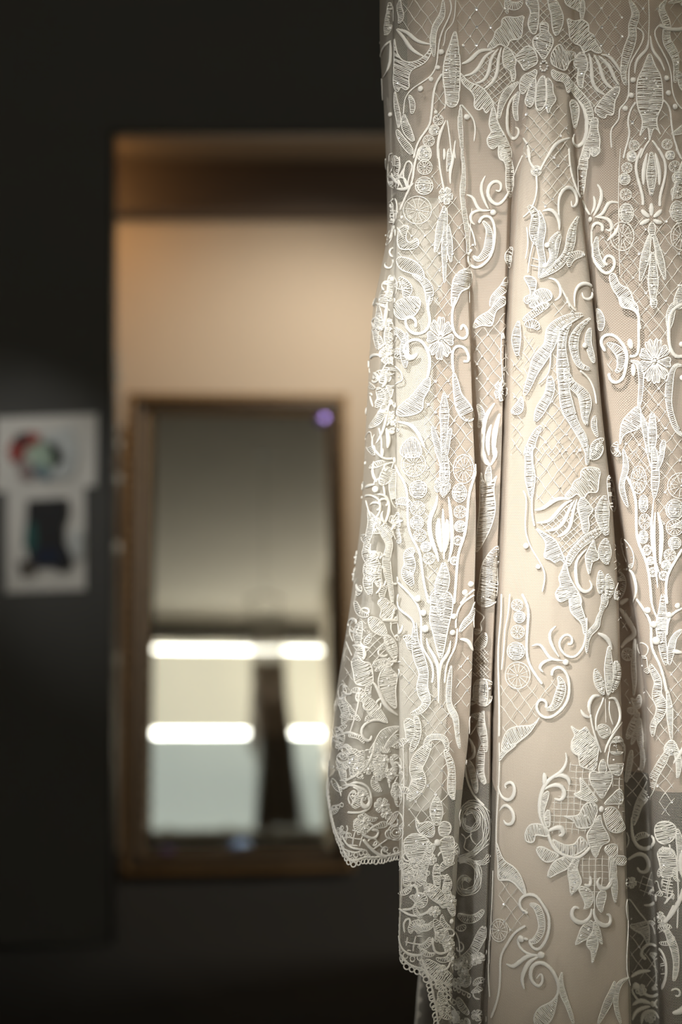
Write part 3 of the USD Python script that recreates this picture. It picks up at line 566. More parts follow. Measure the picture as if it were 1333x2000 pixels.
LACE = """O 730 0 4.3
b 14 135 20 140 120 130 200 105 300
p 7 200 245 290 280 370 345 480 375
p 7 195 250 250 310 320 410 420 475
p 6 150 340 90 400 60 500 60 620
p 6 140 340 145 450 130 560 90 650
c 4 60 350 45 450 55 560
b 9 230 0 220 60 235 140 215 200
r 180 330 200 430 250 510 330 525 420 480 480 400 500 350 470 480 380 560 320 600 300 680 300 740 270 755 235 735 210 770 180 740 175 560
b 11 585 0 575 130 530 210 505 290 500 370 510 480
c 4 640 0 655 70 620 180 570 290 545 420 525 560 480 640 400 700 330 750 275 820 260 900 255 960
c 3 690 0 680 150 650 220 610 270 600 340 585 390
u 570 440 6
u 540 570 5
u 485 670 5
u 400 750 6
u 140 965 5
b 8 185 770 195 880 215 1000 215 1080
b 10 300 800 330 870 325 960
b 13 260 960 270 1050 310 1140 345 1190
b 13 200 1090 240 1170 300 1250 330 1300
r 685 270 640 380 600 500 585 650 600 760 620 880 650 900 700 880 725 680 730 560 715 400
e 2 650 400 640 500 640 600 650 700
e 2 690 420 695 550 690 680 680 760
c 6 580 620 530 700 505 800 490 940 470 1050 420 1130 370 1220 340 1333
c 3 590 560 590 700 605 800 600 920
w 545 1010 10
d 510 1095 10
w 465 1185 11
d 430 1280 13
u 525 945 4
p 6 610 1010 570 1100 545 1200 540 1333
c 4 620 1010 640 1150 660 1333
c 4 690 1180 680 1260 690 1333
b 7 735 880 728 1000 735 1150 745 1300
c 4 740 880 800 950 840 1010 855 1090 845 1190
u 785 985 6
n 27 36 260 0 560 0 520 200 480 370 380 300 200 200
n 27 36 695 0 1130 0 1100 130 1000 330 940 400 770 480 700 200
n 26 32 510 760 600 700 610 900 560 1000 500 920
r 1260 140 1200 150 1130 145 1080 170 1075 220 1030 260 1005 330 960 400 1010 405 1060 375 1120 395 1150 345 1220 330 1250 280 1255 200
p 8 1000 425 900 430 840 480 790 520 740 540
p 7 1020 425 940 480 890 560 830 620 760 640
p 7 1050 410 990 500 970 600 920 680 860 700
p 7 1075 400 1050 500 1040 600 1000 690 930 750
r 1110 400 1085 470 1100 560 1150 610 1170 690 1195 650 1190 560 1200 530 1170 450
q 10 740 640 860 600 940 480 1010 430 1090 480 1100 560 1160 620 1180 690 1130 770 1080 860 1030 920 950 770 830 700
q 10 1150 345 1250 300 1320 250 1340 400 1260 440 1200 520 1150 420
r 730 620 750 700 810 760 850 830 850 900 890 925 920 910 945 950 980 920 1010 900 960 790 880 720 790 680
r 1010 900 985 960 975 1060 990 1110 960 1160 970 1230 1010 1250 1050 1220 1060 1333 1150 1333 1130 1200 1080 1100 1040 1010
b 12 1225 690 1140 760 1080 860 1050 1000
b 11 1225 770 1200 850 1195 950 1215 1020
p 7 1200 790 1140 870 1120 1000 1130 1110 1170 1165 1210 1150 1220 1090 1195 1070
b 13 1250 10 1210 50 1150 45 1130 0
b 6 1110 0 1115 60 1125 120
O 1023 0 4.3
r 20 20 60 100 40 200 90 290 120 230 130 100 110 0 40 0
r 210 0 230 120 240 220 270 300 320 230 330 130 290 30 260 0
r 175 190 140 220 140 280 90 320 90 400 130 450 170 500 210 450 245 380 240 310 210 270 210 220
c 3 175 230 160 290 120 330 120 390 170 440 215 390 220 330 190 290 175 230
r 230 480 260 410 310 380 350 430 420 440 440 480 390 520 350 590 280 570 240 540
r 120 500 90 420 40 390 0 410 -40 450 -70 490 -30 530 10 590 60 570 110 540
r 240 590 290 610 370 640 400 740 370 780 340 700 280 680 240 640
r 110 590 60 610 0 640 -30 740 0 790 50 720 80 680 110 640
r 170 640 190 720 190 860 140 930 110 900 110 780 130 680
r 200 660 240 700 250 780 270 840 230 900 210 950 190 880 195 740
r 100 660 60 720 30 800 20 870 60 900 90 860 105 760
e 3 150 540 180 520 200 560 180 600 150 590 150 540
r 370 160 420 180 480 170 530 190 550 230 550 270 590 300 610 360 655 440 600 440 560 420 510 440 480 390 430 370 390 320 380 240
p 7 550 450 570 550 580 680 620 760 680 800
p 7 590 460 640 560 670 660 720 730 760 750
p 7 630 470 720 560 760 650 805 720
p 6 650 460 720 480 780 550 820 610
r 490 440 520 470 540 560 510 640 490 740 450 680 460 590 430 560 430 500
q 10 540 450 660 470 820 600 805 720 700 780 640 850 570 1000 530 880 480 760 490 740 520 600
q 10 360 600 440 520 480 740 420 740 
q 10 130 0 210 0 235 180 175 190 140 220 120 260
q 10 330 220 430 380 420 440 350 420 290 350
r 620 960 600 930 640 860 700 790 800 730 800 790 770 850 760 940 740 970 700 965 690 990 640 980
r 580 1000 620 1000 625 1080 640 1150 640 1230 620 1300 580 1310 560 1250 550 1333 500 1333 520 1200 560 1100
p 8 450 830 500 900 530 1000 530 1120 500 1200 440 1230 415 1180 430 1130
r 395 850 400 950 430 1080 460 1000 465 900 430 850
b 14 360 640 430 760 520 860 560 960 570 1060
r 350 0 370 50 430 80 480 100 480 60 460 0
b 8 500 0 495 80 490 170
n 27 36 500 0 820 0 840 450 820 600 650 440 560 240
n 27 36 830 0 1040 0 1040 300 960 240 940 130 880 20
n 27 36 1070 150 1160 0 1160 100 1200 200 1150 210
n 27 36 1240 0 1333 0 1333 560 1260 430 1220 200
b 15 890 0 920 60 940 130 915 220 915 300 880 420 845 560 840 640 860 720
b 14 1200 0 1160 80 1200 200 1200 330 1260 450 1280 560 1270 700
c 4 950 235 1005 280 985 380 920 490 890 570 885 720 865 850 810 920 800 1000 745 1080 735 1160 740 1245
c 4 1150 210 1105 260 1130 370 1200 500 1240 640 1250 760 1290 870 1333 920
p 6 1050 330 1030 420 960 500 935 620
p 6 1065 300 1090 430 1140 500 1185 600
c 3 1050 0 1055 150 1050 330
u 920 675 6
u 905 805 6
u 855 915 6
u 1200 660 6
u 1215 785 6
u 1270 900 6
r 1060 455 1010 560 965 660 950 800 970 930 1000 1040 980 1140 1040 1070 1060 1180 1100 1080 1150 1130 1120 1040 1160 900 1170 800 1150 640 1100 540
c 3 1050 600 1010 720 1010 830
c 3 1085 600 1110 720 1105 830
c 5 945 860 900 930 880 1040 890 1120 860 1250 840 1333
c 5 1170 840 1220 900 1240 1020 1260 1150 1300 1280 1320 1333
w 930 1225 10
w 1205 1215 10
d 910 1310 9
d 1230 1305 9
c 5 1060 1180 1020 1240 980 1333
c 5 1080 1180 1130 1250 1170 1333
n 26 32 950 880 980 1140 1040 1180 980 1300 890 1200 890 1000
n 26 32 1160 900 1230 1000 1250 1200 1130 1200 1100 1100 1140 1080
r 1290 600 1333 640 1333 760 1300 700
n 24 28 100 900 340 860 390 1150 400 1333 0 1333 0 1000
c 5 0 1160 40 1230 60 1333
p 7 390 1160 290 1200 230 1270 200 1333
O 720 290 4.3
c 4 265 70 265 150 255 240 290 330
c 5 330 330 300 240 310 150 340 110 370 140 350 230 330 330
c 5 250 250 300 250 340 320
b 13 190 40 200 120 190 220 200 320
b 16 220 60 240 160 200 260 230 340
c 7 430 0 390 150 370 280 320 400 270 520
d 470 50 14
w 475 160 14
d 470 315 17
w 415 520 27
c 5 590 0 600 150 630 320 650 420
p 6 720 0 710 100 690 200 690 300
p 6 635 0 640 50 635 100
b 8 680 0 680 90 665 200
f 650 400 14 17 5
b 13 640 480 600 700 560 880
b 10 670 640 680 800 695 960
b 9 655 500 640 800 640 1130
b 8 780 0 800 200 790 400 820 650 830 900
c 4 820 600 880 720 900 820
p 6 820 390 880 420 930 510 1030 520
p 6 985 230 950 320 970 430 1010 510
p 7 1190 300 1160 400 1090 470 1030 440 1005 370 1030 300 1080 280 1115 310 1100 360 1070 350
b 15 1130 0 1140 60 1180 130 1190 300 1190 420
c 5 1300 60 1260 150 1200 310
u 1050 540 6
p 6 1000 520 900 530 860 570 870 620 895 640
c 7 930 630 960 580 1020 580 1060 660 1060 780 1030 900 960 980 890 1000 840 950 840 890 870 850
b 13 960 610 1010 680 1015 780 990 870 920 930 880 900
n 26 33 250 600 520 480 640 350 780 420 830 650 830 850 880 800 960 720 930 830 820 1050 700 1200 600 1333 520 1250 480 1000 250 900
n 26 33 520 130 600 150 640 340 560 340 520 240
r 250 920 350 930 430 980 470 1060 460 1110 380 1060 300 1030 250 980
b 14 370 1060 460 1110 510 1200 500 1333
r 260 690 300 650 340 660 320 740 350 790 410 760 420 820 330 850 260 830
b 18 190 450 175 600 160 720 125 850
c 5 170 460 230 430 240 560 210 660 180 760
c 4 200 500 220 600 190 700
u 285 580 4
u 205 1100 6
b 20 190 1060 200 1180 160 1290
b 16 260 1080 330 1180 300 1260
b 12 1215 830 1180 900 1190 1010
b 13 1160 1080 1130 1180 1060 1250 1030 1333
r 750 1050 850 1020 850 1160 790 1200 750 1270 710 1333 700 1200
c 2 870 500 850 800 850 1300
O 1023 290 4.3
c 6 40 0 60 120 110 190
c 6 240 0 180 110 140 190
d 110 190 10
c 5 110 220 110 380 60 520 0 580
n 22 26 170 40 380 60 430 300 420 350 320 350 280 500 150 480
p 7 300 600 295 450 320 370 370 330 430 370 440 470 410 490 400 440
b 13 300 700 240 800 250 900 210 1000 130 1090
b 15 460 570 410 680 390 800 340 920 250 1010 130 1090
b 8 310 720 280 830 270 930
u 200 815 6
u 185 985 6
p 8 160 530 230 520 290 590 300 690
b 12 380 1000 400 920 480 890 510 900
c 4 30 660 40 800 20 930
c 4 100 750 60 900 40 1050
b 13 130 520 160 650 140 800 160 950 130 1090
b 16 40 480 100 560 90 700 120 820
c 3 70 920 130 940
c 3 60 980 130 1000
p 6 210 1090 270 1110 310 1180 300 1250 260 1280
c 5 300 1150 350 1240 390 1333
r 10 1080 90 1090 110 1150 80 1230 40 1280 60 1200
r 90 1220 160 1180 230 1210 230 1270 150 1300 100 1333 60 1333
p 7 430 1333 430 1220 470 1150 540 1140 580 1190 560 1260 510 1260 490 1210
b 16 520 0 500 150 490 290 480 420
c 6 380 0 400 200 470 400 560 560
r 565 0 640 0 635 40 600 65 570 50
u 565 600 6
p 6 570 560 600 470 590 400
p 7 620 300 655 370 640 470 590 570
p 7 800 460 720 460 670 540 600 580
p 7 610 580 690 590 740 640 730 690 690 680
p 7 800 640 780 700 700 780
c 8 660 700 660 650 610 630 580 680 580 800 590 920 640 1010 700 1050 760 1000 750 920 700 910 680 960 710 980
b 11 620 740 610 830 630 930 680 1000
r 730 1060 770 1060 810 1140 880 1180 920 1260 930 1333 830 1333 800 1260 750 1180
n 22 30 620 720 760 780 740 920 640 900
c 2 815 0 800 300 800 600 810 1060
b 15 1075 30 1075 200 1075 400
p 8 1040 40 1010 200 1010 310
p 8 1105 40 1140 200 1140 310
c 7 1000 0 950 120 960 250 1000 400 1005 480
c 7 1130 0 1190 130 1180 280 1150 400 1145 490
c 6 1280 0 1333 100
d 910 75 9
w 870 165 10
d 850 260 11
w 860 390 11
d 865 545 14 19
w 830 740 23 28
d 1230 60 9
w 1270 155 11
d 1300 250 12
w 1290 370 12
d 1290 530 14 20
w 1330 740 22 27
p 9 1075 570 1075 510 1075 460
p 9 1060 580 1020 550 990 515
p 9 1090 580 1130 550 1160 515
p 9 1060 595 1020 620 975 640
p 9 1090 600 1130 620 1165 625
b 11 1080 620 1080 680 1080 740
b 13 1065 720 1030 880 980 1120
b 11 1095 720 1140 900 1190 1110
b 16 1085 870 1090 1100 1090 1320
n 25 31 820 640 960 480 1060 640 1240 500 1333 440 1333 1333 930 1333 880 1180 810 1100
n 25 31 890 280 940 300 1000 480 920 480
r 1333 1150 1290 1200 1270 1333 1333 1333
O 710 580 4.3
b 12 130 60 130 200 110 300 130 450
p 7 60 640 50 540 90 490 180 500
p 8 200 40 190 140 170 260
b 18 210 180 220 300 200 420
b 18 290 260 240 340 210 460
f 205 490 16 18 6
r 210 550 150 640 140 720 180 740 230 850 270 740 330 700 310 620 250 570
c 4 210 610 185 660 210 710 235 660 210 610
c 8 560 0 545 100 560 200 520 290 440 310 380 270 360 200 390 170 440 200 440 260
c 8 350 480 350 420 400 370 480 370 540 450 560 560 540 680
p 11 380 430 370 500 420 510 460 470
r 270 60 400 0 480 30 440 150 330 190 270 150
b 14 370 300 350 420 360 600
b 10 250 460 330 460
r 550 680 560 760 510 860 500 940 420 990 290 990 300 930 400 840 470 750
f 648 350 26 42 8
c 7 780 0 750 130 755 260 790 330 850 350 875 290 840 240 820 280
c 7 760 640 750 520 770 430 830 420 880 480 880 540 840 540
r 760 640 800 720 830 820 900 910 920 1030 860 1040 790 960 760 800
r 1100 70 1180 0 1190 60 1120 120 1080 240 1000 240 930 260 950 190 1040 130
n 23 29 930 260 1080 250 1200 120 1230 700 1000 1000 930 560
f 1160 790 13 20 5
p 10 1110 890 1040 1000 1010 1150 1010 1333
p 10 1080 1070 1050 1200 1060 1333
p 12 1150 980 1110 1150 1100 1333
b 8 1170 300 1180 450 1180 740
b 12 960 900 1000 1000 970 1100
n 25 31 570 480 740 540 760 900 920 1040 920 1333 500 1333 520 900
n 25 31 575 0 745 0 745 160 600 170
b 15 680 800 680 950 680 1100 670 1260
b 10 580 1080 610 1200 650 1333
b 10 740 1100 710 1200 700 1333
b 12 180 860 160 960 110 1050 50 1100
b 14 120 760 150 850 110 930
p 6 230 860 200 970 170 1100 110 1230
c 5 230 860 270 950
f 240 1020 10 14 5
p 10 190 1100 210 1200 200 1270
c 5 130 1100 150 1200 150 1333
r 330 1250 420 1180 480 1250 480 1333 330 1333
p 8 290 1050 400 1080 470 1160 520 1270
b 12 60 1130 50 1230 100 1333
b 14 1310 200 1290 350 1300 500
r 1250 970 1300 880 1333 840 1333 970
n 24 31 1240 520 1333 450 1333 830 1260 960
n 24 31 1250 1000 1333 980 1333 1333 1240 1333
O 1023 580 4.3
b 16 0 30 70 20 130 0
b 14 0 200 60 160 160 90 220 60
b 14 10 240 90 230 130 280
c 5 360 0 400 80 440 120
b 22 500 150 350 190 250 290 220 400 140 520 80 650 10 830
c 4 490 160 380 230 260 340 230 480 210 640 130 730
b 20 400 220 340 300 320 430 330 600 340 760 370 930 440 1090 500 1200 530 1333
b 19 350 600 400 730 480 800 520 900 515 1000 530 1080
b 18 220 660 220 800 160 920 100 1050
b 14 150 1080 90 1180 50 1280 10 1333
b 14 560 180 470 260 420 370 430 480 470 570 560 610
b 12 560 260 540 360 560 460 590 560
u 510 410 6
c 5 470 620 540 680 590 780 610 900
b 10 600 1000 590 1080 620 1180
b 14 670 1190 600 1250 590 1333
n 26 32 200 60 360 20 440 120 280 200
n 26 32 240 480 300 430 310 700 340 900 420 1080 500 1220 500 1333 60 1333 150 1080 220 900 240 700
n 22 32 0 300 60 300 140 420 60 640 0 800
c 8 690 460 660 400 670 340 740 320 820 380 870 480 860 600 830 690 770 720 730 690 720 640
b 15 700 390 770 430 820 500 810 590 780 640
n 20 28 690 500 800 540 790 620 720 640
p 11 890 350 900 400 910 440
p 9 920 560 925 620 925 670
c 7 890 500 950 490 970 400 970 250 960 130 900 80
b 9 900 540 960 560 990 680 980 860 970 930
r 820 0 900 20 960 80 970 180 985 270 950 140 880 100 830 60
r 970 920 990 1000 970 1100 880 1140 830 1190 815 1240 820 1090 870 1000
f 1105 540 31 44 9
c 9 1333 500 1280 500 1230 420 1220 280 1240 130 1333 60
b 13 1333 30 1260 80 1230 180 1220 280
b 11 1333 580 1280 580 1240 660 1220 800 1230 950 1290 1120 1333 1170
u 1325 400 6
u 1330 680 6
n 25 31 980 0 1220 0 1220 400 1050 350 980 250
n 25 31 1000 700 1220 680 1240 960 1333 1150 1333 1333 820 1333 880 1140 990 1000
b 15 1085 970 1085 1100 1080 1320
b 9 1180 1200 1160 1333
b 9 990 980 1020 1100 1050 1333
b 13 1090 0 1095 50 1095 100
b 13 620 100 650 180 650 290
b 14 790 1220 770 1290 820 1333
O 690 870 4.3
w 510 160 24
w 930 200 20 28
d 550 370 17
w 545 530 14
d 540 650 13
w 565 755 12
d 615 850 10
w 640 950 11
d 895 400 14 18
w 900 560 12
d 900 680 11
w 880 800 9
w 850 970 8
c 7 340 100 380 220 430 310 460 450 465 650 500 780 560 900 590 1100 640 1333
c 7 1030 150 1020 260 980 400 960 600 930 780 890 900 870 1080 850 1333
b 16 760 0 770 200 760 440
b 9 690 20 740 130 760 280
f 750 340 16 17 5
p 9 710 420 690 520 650 620 660 780 700 900 720 980
p 8 800 430 820 560 830 700 830 850 800 980
p 12 720 610 720 740 745 900
p 11 790 620 790 760 770 900
p 7 755 530 760 700 765 960
b 22 760 980 760 1100 735 1250 740 1450
n 25 31 590 0 960 60 850 200 830 350 800 430 710 420 620 280
n 25 31 600 1000 720 980 700 1333 640 1333
n 25 31 870 0 1000 0 1020 150
n 22 28 600 480 700 520 650 640 600 700
c 5 1020 1210 960 1260 900 1333
u 990 1165 6
u 940 1235 6
r 1080 230 1100 300 1160 310 1210 260 1190 350 1200 500 1180 640 1120 780 1040 890 1060 600 1070 350
p 11 1090 0 1110 120 1160 170
p 9 1190 0 1200 80 1160 170
r 1220 850 1130 930 1080 1040 1060 1200 1060 1333 1180 1333 1220 1100 1225 950
b 12 1150 170 1140 260 1150 340
r 240 220 300 150 360 160 340 260 260 330 220 320
c 5 90 430 150 420 220 470 220 560 190 610
p 7 200 410 270 430 300 530 270 640 240 680
u 190 370 7
b 13 150 560 230 700 300 830 280 950 310 1180 330 1333
b 10 130 540 150 650 130 780 90 900
c 5 110 460 150 600
u 75 435 3
u 105 150 4
b 20 150 820 120 900 170 1000 130 1120 150 1260
c 4 90 1050 110 990 150 1000 150 1070
b 22 520 870 470 920 480 1000 460 1080 510 1180
c 6 380 1150 450 1220 540 1310
u 545 1290 7
b 12 350 130 330 400 370 530
c 6 180 0 200 60 260 110 330 110
p 8 180 130 170 230 200 310
b 14 380 560 360 700 400 830
b 16 220 990 200 1100 240 1200
O 1023 870 4.3
b 16 30 0 50 150 60 300 70 450
c 5 75 0 78 300 75 560 95 680
c 4 0 380 25 440 20 600 30 760 90 900 150 1000 180 1090 160 1230
u 25 845 6
u 125 1020 5
n 27 36 90 0 500 0 530 180 460 230 360 430 110 520
r 640 210 600 190 520 190 480 230 480 270 430 300 400 360 350 430 400 440 450 410 500 450 540 400 610 395 630 300
p 8 390 455 300 450 220 490 160 530 95 545
p 7 410 460 340 500 270 580 200 640 110 650
p 7 430 460 380 550 340 640 280 700 180 720
p 7 450 450 420 550 400 650 360 730 290 770
r 490 440 455 530 480 620 510 740 550 690 545 600 580 550 550 490
q 10 120 650 260 600 400 460 470 470 500 640 520 740 460 830 400 950 350 990 280 780 160 700
q 10 560 430 660 420 700 640 600 720 560 700
r 110 700 160 770 190 850 180 940 230 960 270 985 310 960 350 990 310 870 260 790 180 740
b 15 690 690 570 760 480 830 400 930 370 1020
r 350 990 320 1060 300 1120 310 1180 275 1230 290 1300 340 1305 390 1260 390 1333 480 1333 440 1200 380 1080
r 590 800 530 900 520 960 550 1080 580 980 620 960 630 920 600 860
p 7 530 870 450 970 440 1080 460 1180 520 1230 570 1190 550 1130
b 7 540 0 535 80 530 170
r 600 0 660 0 650 80 600 120 560 110
b 22 680 420 660 600 700 760
b 20 690 780 680 900 700 1000
b 16 720 250 740 400 760 560
b 14 640 1050 650 1150 640 1250
b 14 700 1080 720 1200 690 1300
q 9 760 800 800 900 830 1060 760 1060
r 830 780 900 850 930 960 910 1030 850 930
p 7 840 1040 900 1050 940 1130 950 1240 920 1333
b 16 790 1060 830 1130 800 1240 770 1300
c 7 870 260 930 400 950 550 960 780 1010 920 1050 1050 1080 1333
c 7 1333 870 1270 980 1220 1080 1200 1200 1210 1333
w 970 290 15 27
d 1010 490 9 17
w 1020 640 11 15
d 1010 770 9 13
w 1040 880 8 10
d 1070 970 8
w 1090 1065 9
w 1320 340 25
d 1270 540 17 20
w 1270 690 16
d 1270 820 12
w 1230 920 11
d 1200 1005 9
w 1180 1095 9
b 14 1090 0 1110 200 1100 450
b 8 1180 0 1150 130 1120 220
p 5 1100 430 1080 640 1090 880 1150 1090
p 9 1130 560 1160 700 1160 850 1150 1000
p 6 1110 560 1100 800 1130 1200
c 4 1030 0 1050 100 1080 200
n 22 31 850 60 1060 0 1080 400 960 420 900 200
n 25 31 1150 200 1333 0 1333 300 1200 450
n 22 31 1130 450 1200 480 1200 700 1170 700
b 10 840 30 860 200 830 330 880 520
O 640 1160 4.3
r 420 70 480 40 520 70 570 110 590 180 560 200 490 220 440 190 450 130
r 560 200 530 270 550 340 590 390 590 230
c 6 600 0 600 110 660 170 720 230 730 330
c 6 690 0 760 100 790 220 790 380 810 470 870 570 890 680 880 750
u 765 35 6
u 810 160 7
u 825 295 8
p 7 835 370 850 440 900 530 930 620 935 720 935 920
p 7 1035 390 1010 500 960 580 945 720
c 5 1090 290 1070 450 1010 580 985 750
c 5 1250 0 1120 100 1080 220 1080 290
u 1060 190 6
u 1050 325 6
u 1165 5 5
r 870 100 860 200 890 340 950 540 1000 360 1030 220 1030 0 880 0
r 1110 320 1140 230 1200 160 1240 60 1225 200 1180 260
p 8 1110 380 1180 400 1220 480
r 350 200 420 210 480 270 490 350 420 340 360 290
b 17 480 340 530 430 570 560
q 12 330 300 480 350 520 560 430 650 320 500
q 12 200 180 330 220 320 480 220 500
r 210 560 260 520 300 570 350 580 380 680 370 760 300 770 240 750 220 650
r 520 540 530 620 580 680 570 800 570 960 500 900 430 780 440 670
p 9 380 740 430 820 490 940 590 1020
r 290 860 350 870 430 950 500 1080 420 1060 340 1000
c 7 490 1080 400 1060 320 1090 285 1150 310 1220 350 1230 370 1190
r 600 1120 520 1120 440 1160 390 1250 350 1333 420 1333 480 1280 530 1200
c 5 270 790 260 920 230 1050 180 1200
b 19 740 240 740 400 780 560 810 680 800 800 830 900 790 970 700 1010
b 10 1040 600 1020 800 1030 950 1070 1030 1090 1180 1110 1300
b 18 640 360 700 400 690 470
b 20 660 1050 700 1130 680 1250
b 14 740 1020 760 1150 700 1333
n 25 31 620 520 740 560 780 760 720 960 620 930
n 25 31 840 780 900 820 1000 850 1030 1000 1060 1333 840 1333 780 1000
n 25 31 1110 480 1220 520 1190 950 1060 960
b 11 820 1333 850 1220 920 1200 980 1220 1010 1333
n 22 28 170 420 230 780 100 900
c 4 230 200 190 300 220 400
c 4 160 400 210 520
b 16 110 900 160 1000 130 1100
b 14 70 1120 120 1200 80 1300
b 12 240 60 280 160 350 180
b 14 290 230 260 330 270 450
r 1230 460 1250 400 1333 330 1333 440 1260 470
q 10 1230 480 1333 440 1333 700 1210 700
r 1240 140 1270 150 1320 200 1290 250 1300 300 1250 340
r 1333 720 1270 740 1240 830 1210 930 1280 910 1333 940
r 1200 1180 1190 1080 1210 1020 1300 1010 1260 1100
p 7 1180 1200 1220 1260 1220 1333
O 930 1160 4.3
w 350 95 11
d 370 195 11
w 355 320 13
d 340 480 17
w 355 685 24 26
c 6 220 0 215 200 195 450 200 900 200 1200
c 5 290 0 270 200 250 300 240 450 220 640
c 7 390 0 440 120 440 260 430 400 440 550 490 660 560 760
r 690 0 690 40 730 60 780 40 790 120 830 190 890 260 910 340 930 340 915 200 880 80 850 0
c 6 930 200 915 400 880 480 820 530 750 510 705 440 715 380 760 345 805 370 800 420 770 420
p 6 675 270 625 330 640 430 700 530
p 6 470 440 540 430 600 510 650 550 740 560
p 6 660 550 580 570 540 620 570 660
u 755 575 6
b 9 1080 100 1030 200 1010 270 950 340 930 500
c 7 640 690 650 640 700 620 760 670 785 780 770 890 700 990 600 1040 530 1000 515 930 550 890 590 910 590 960
b 15 690 690 720 760 700 860 650 950 590 970
n 27 36 200 760 560 760 700 690 700 820 520 900 520 1040 230 1180
r 535 1040 500 1100 440 1180 340 1260 230 1330 240 1200 300 1130 400 1110 490 1090
r 1115 440 1085 560 1080 680 1110 850 1150 700 1140 560
b 14 1000 630 1030 740 1070 850
b 16 1170 560 1180 680 1130 830
p 8 960 1010 950 930 990 860 1040 860
p 7 1110 880 1160 880 1200 960 1200 1070 1130 1180
c 5 1070 870 1050 930 1010 1030 1010 1150
c 2 1085 880 1090 1080
c 4 1120 900 1120 1000 1150 1100
r 1020 1120 1080 1100 1130 1150 1100 1200 1060 1210
c 5 960 1010 980 1120 1020 1250 1050 1333
p 6 880 970 910 1020 960 1040
p 6 1230 1070 1170 1150 1100 1270 1080 1333
r 800 1110 870 1150 920 1120 960 1180 1000 1220 1000 1333 820 1333 815 1220 830 1180
r 1140 1230 1190 1200 1230 1230 1230 1333 1130 1333
q 10 0 440 110 450 120 700 20 740
r 0 740 60 720 130 740 130 880 90 940 0 900
b 14 70 980 50 1100 70 1200 90 1333
b 12 1060 0 1080 60 1040 150
p 9 1020 330 1100 380 1140 470
O 1133 1160 6.45
p 9 620 60 540 100 470 150
p 11 500 180 560 250 640 380 690 500 600 580 520 680
w 605 760 12
b 8 700 560 690 700 680 900 690 1100 680 1280
n 20 26 470 200 650 200 660 480 480 440
n 22 28 560 950 660 1320 880 1960 800 2000 700 1700 560 1330
r 650 1310 700 1330 750 1270 780 1350 740 1440 680 1400
r 600 1460 650 1430 730 1480 650 1510
b 14 740 1480 680 1650 590 1830
b 8 750 1550 720 1700 650 1900
b 10 760 1560 760 1800 790 2000
c 7 720 60 830 230 900 400 910 650 980 830 1040 980 1100 1240
u 860 205 7
u 935 385 7
u 965 590 8
u 1230 150 6
u 1130 265 6
c 6 1290 180 1160 270 1110 400 1100 520
b 18 1050 0 1040 300 1030 500 1090 900
c 5 890 0 940 220 1000 340
b 17 890 880 960 1030 990 1130 980 1280 1030 1400 990 1560 940 1640 930 1800
b 12 1290 450 1200 540 1160 660 1130 900
p 8 1160 720 1290 740
b 10 1100 1200 1130 1400 1140 1600 1160 1850
n 25 31 1150 760 1290 850 1290 1900 1140 1700 1130 1000
n 20 28 800 1150 940 1300 930 1600 870 1500
n 25 31 960 1650 1100 1600 1120 1900 980 2000
r 740 630 850 650 850 760 790 780
b 12 830 780 820 900 880 1000
r 1080 2000 1100 1880 1180 1850 1230 2000
O 630 1450 3.81
n 22 28 90 0 160 0 150 120
b 12 110 130 150 200 160 280
b 10 80 270 110 330 150 370
c 3 60 300 50 400 55 480
c 7 385 0 370 80 320 180 240 250 170 290
b 19 400 0 400 100 420 200 420 290
c 6 180 340 240 300 330 330 360 400 350 480 280 520 190 520
c 5 210 460 200 400 240 360 240 430 215 470
p 9 300 400 290 450 320 480 350 440 330 390
b 18 210 380 260 430 230 490
c 5 470 100 490 250 500 340
f 440 470 15 15 6
r 480 600 540 520 590 540 600 640 540 620
d 545 670 16
f 300 590 15 15 6
x 14 4 160 650 290 660 310 780 180 760
c 6 150 690 200 770 300 800
c 8 300 720 370 800 450 850 590 880
c 7 290 680 350 710 400 700 410 660 360 650
c 4 370 800 480 720
c 4 420 760 520 860
c 4 540 800 520 870
k 400 755 5
k 465 795 5
k 545 800 5
h 5 150 770 160 810 200 830 260 840 310 820 350 870 400 920 440 960 500 965 560 950 590 900
h 4 150 640 140 700 145 760
h 4 45 380 50 430 55 480 60 540 75 500 110 490 150 470
b 26 810 0 740 100 700 200 720 280 680 370 640 440
n 25 31 640 460 700 330 760 200 830 50 940 80 960 280 950 450 900 560 800 600 640 640
b 14 910 50 960 200 960 350 980 430
c 3 605 0 610 400 600 700 590 1140
b 20 850 400 850 500 850 620
r 700 560 720 600 780 590 830 620 820 700 760 690 710 650
r 870 620 900 590 950 610 940 680 880 690
r 610 740 640 700 700 680 800 740 780 800 720 900 640 860
r 960 700 980 800 960 900 920 910 890 820 870 740
b 14 840 760 800 800 770 900 760 980
u 855 745 7
x 12 3 740 1020 800 1010 780 1080 730 1090
b 18 600 900 640 960 620 1080
b 16 700 960 740 1000 690 1080
b 14 850 900 850 1000 860 1100
b 14 920 980 930 1060 900 1120
m 15 1040 600 1050 500 1120 460 1200 500 1230 620 1210 740 1130 820 1020 870
m 10 1060 560 1060 620 1110 650 1160 610 1160 550 1110 510 1070 540
m 14 1020 890 1100 880 1160 950 1160 1050 1110 1110 1050 1110 1020 1060 1060 1010 1110 1030
m 9 1130 890 1210 890 1240 830
c 6 1080 80 1070 200 1090 300 1140 400 1210 470
p 7 1100 0 1130 30 1130 100 1090 130
b 14 1200 0 1180 150 1190 250 1220 310
c 3 1040 680 1070 720 1060 780 1100 810
c 3 1070 720 1120 680
c 3 1110 660 1115 720 1150 760
b 12 1090 130 1130 250 1150 380
b 20 510 100 550 150 550 250
b 18 530 300 560 380 560 480
b 18 210 60 240 160 220 260
b 16 300 60 280 130 300 200
O 960 1450 3.574
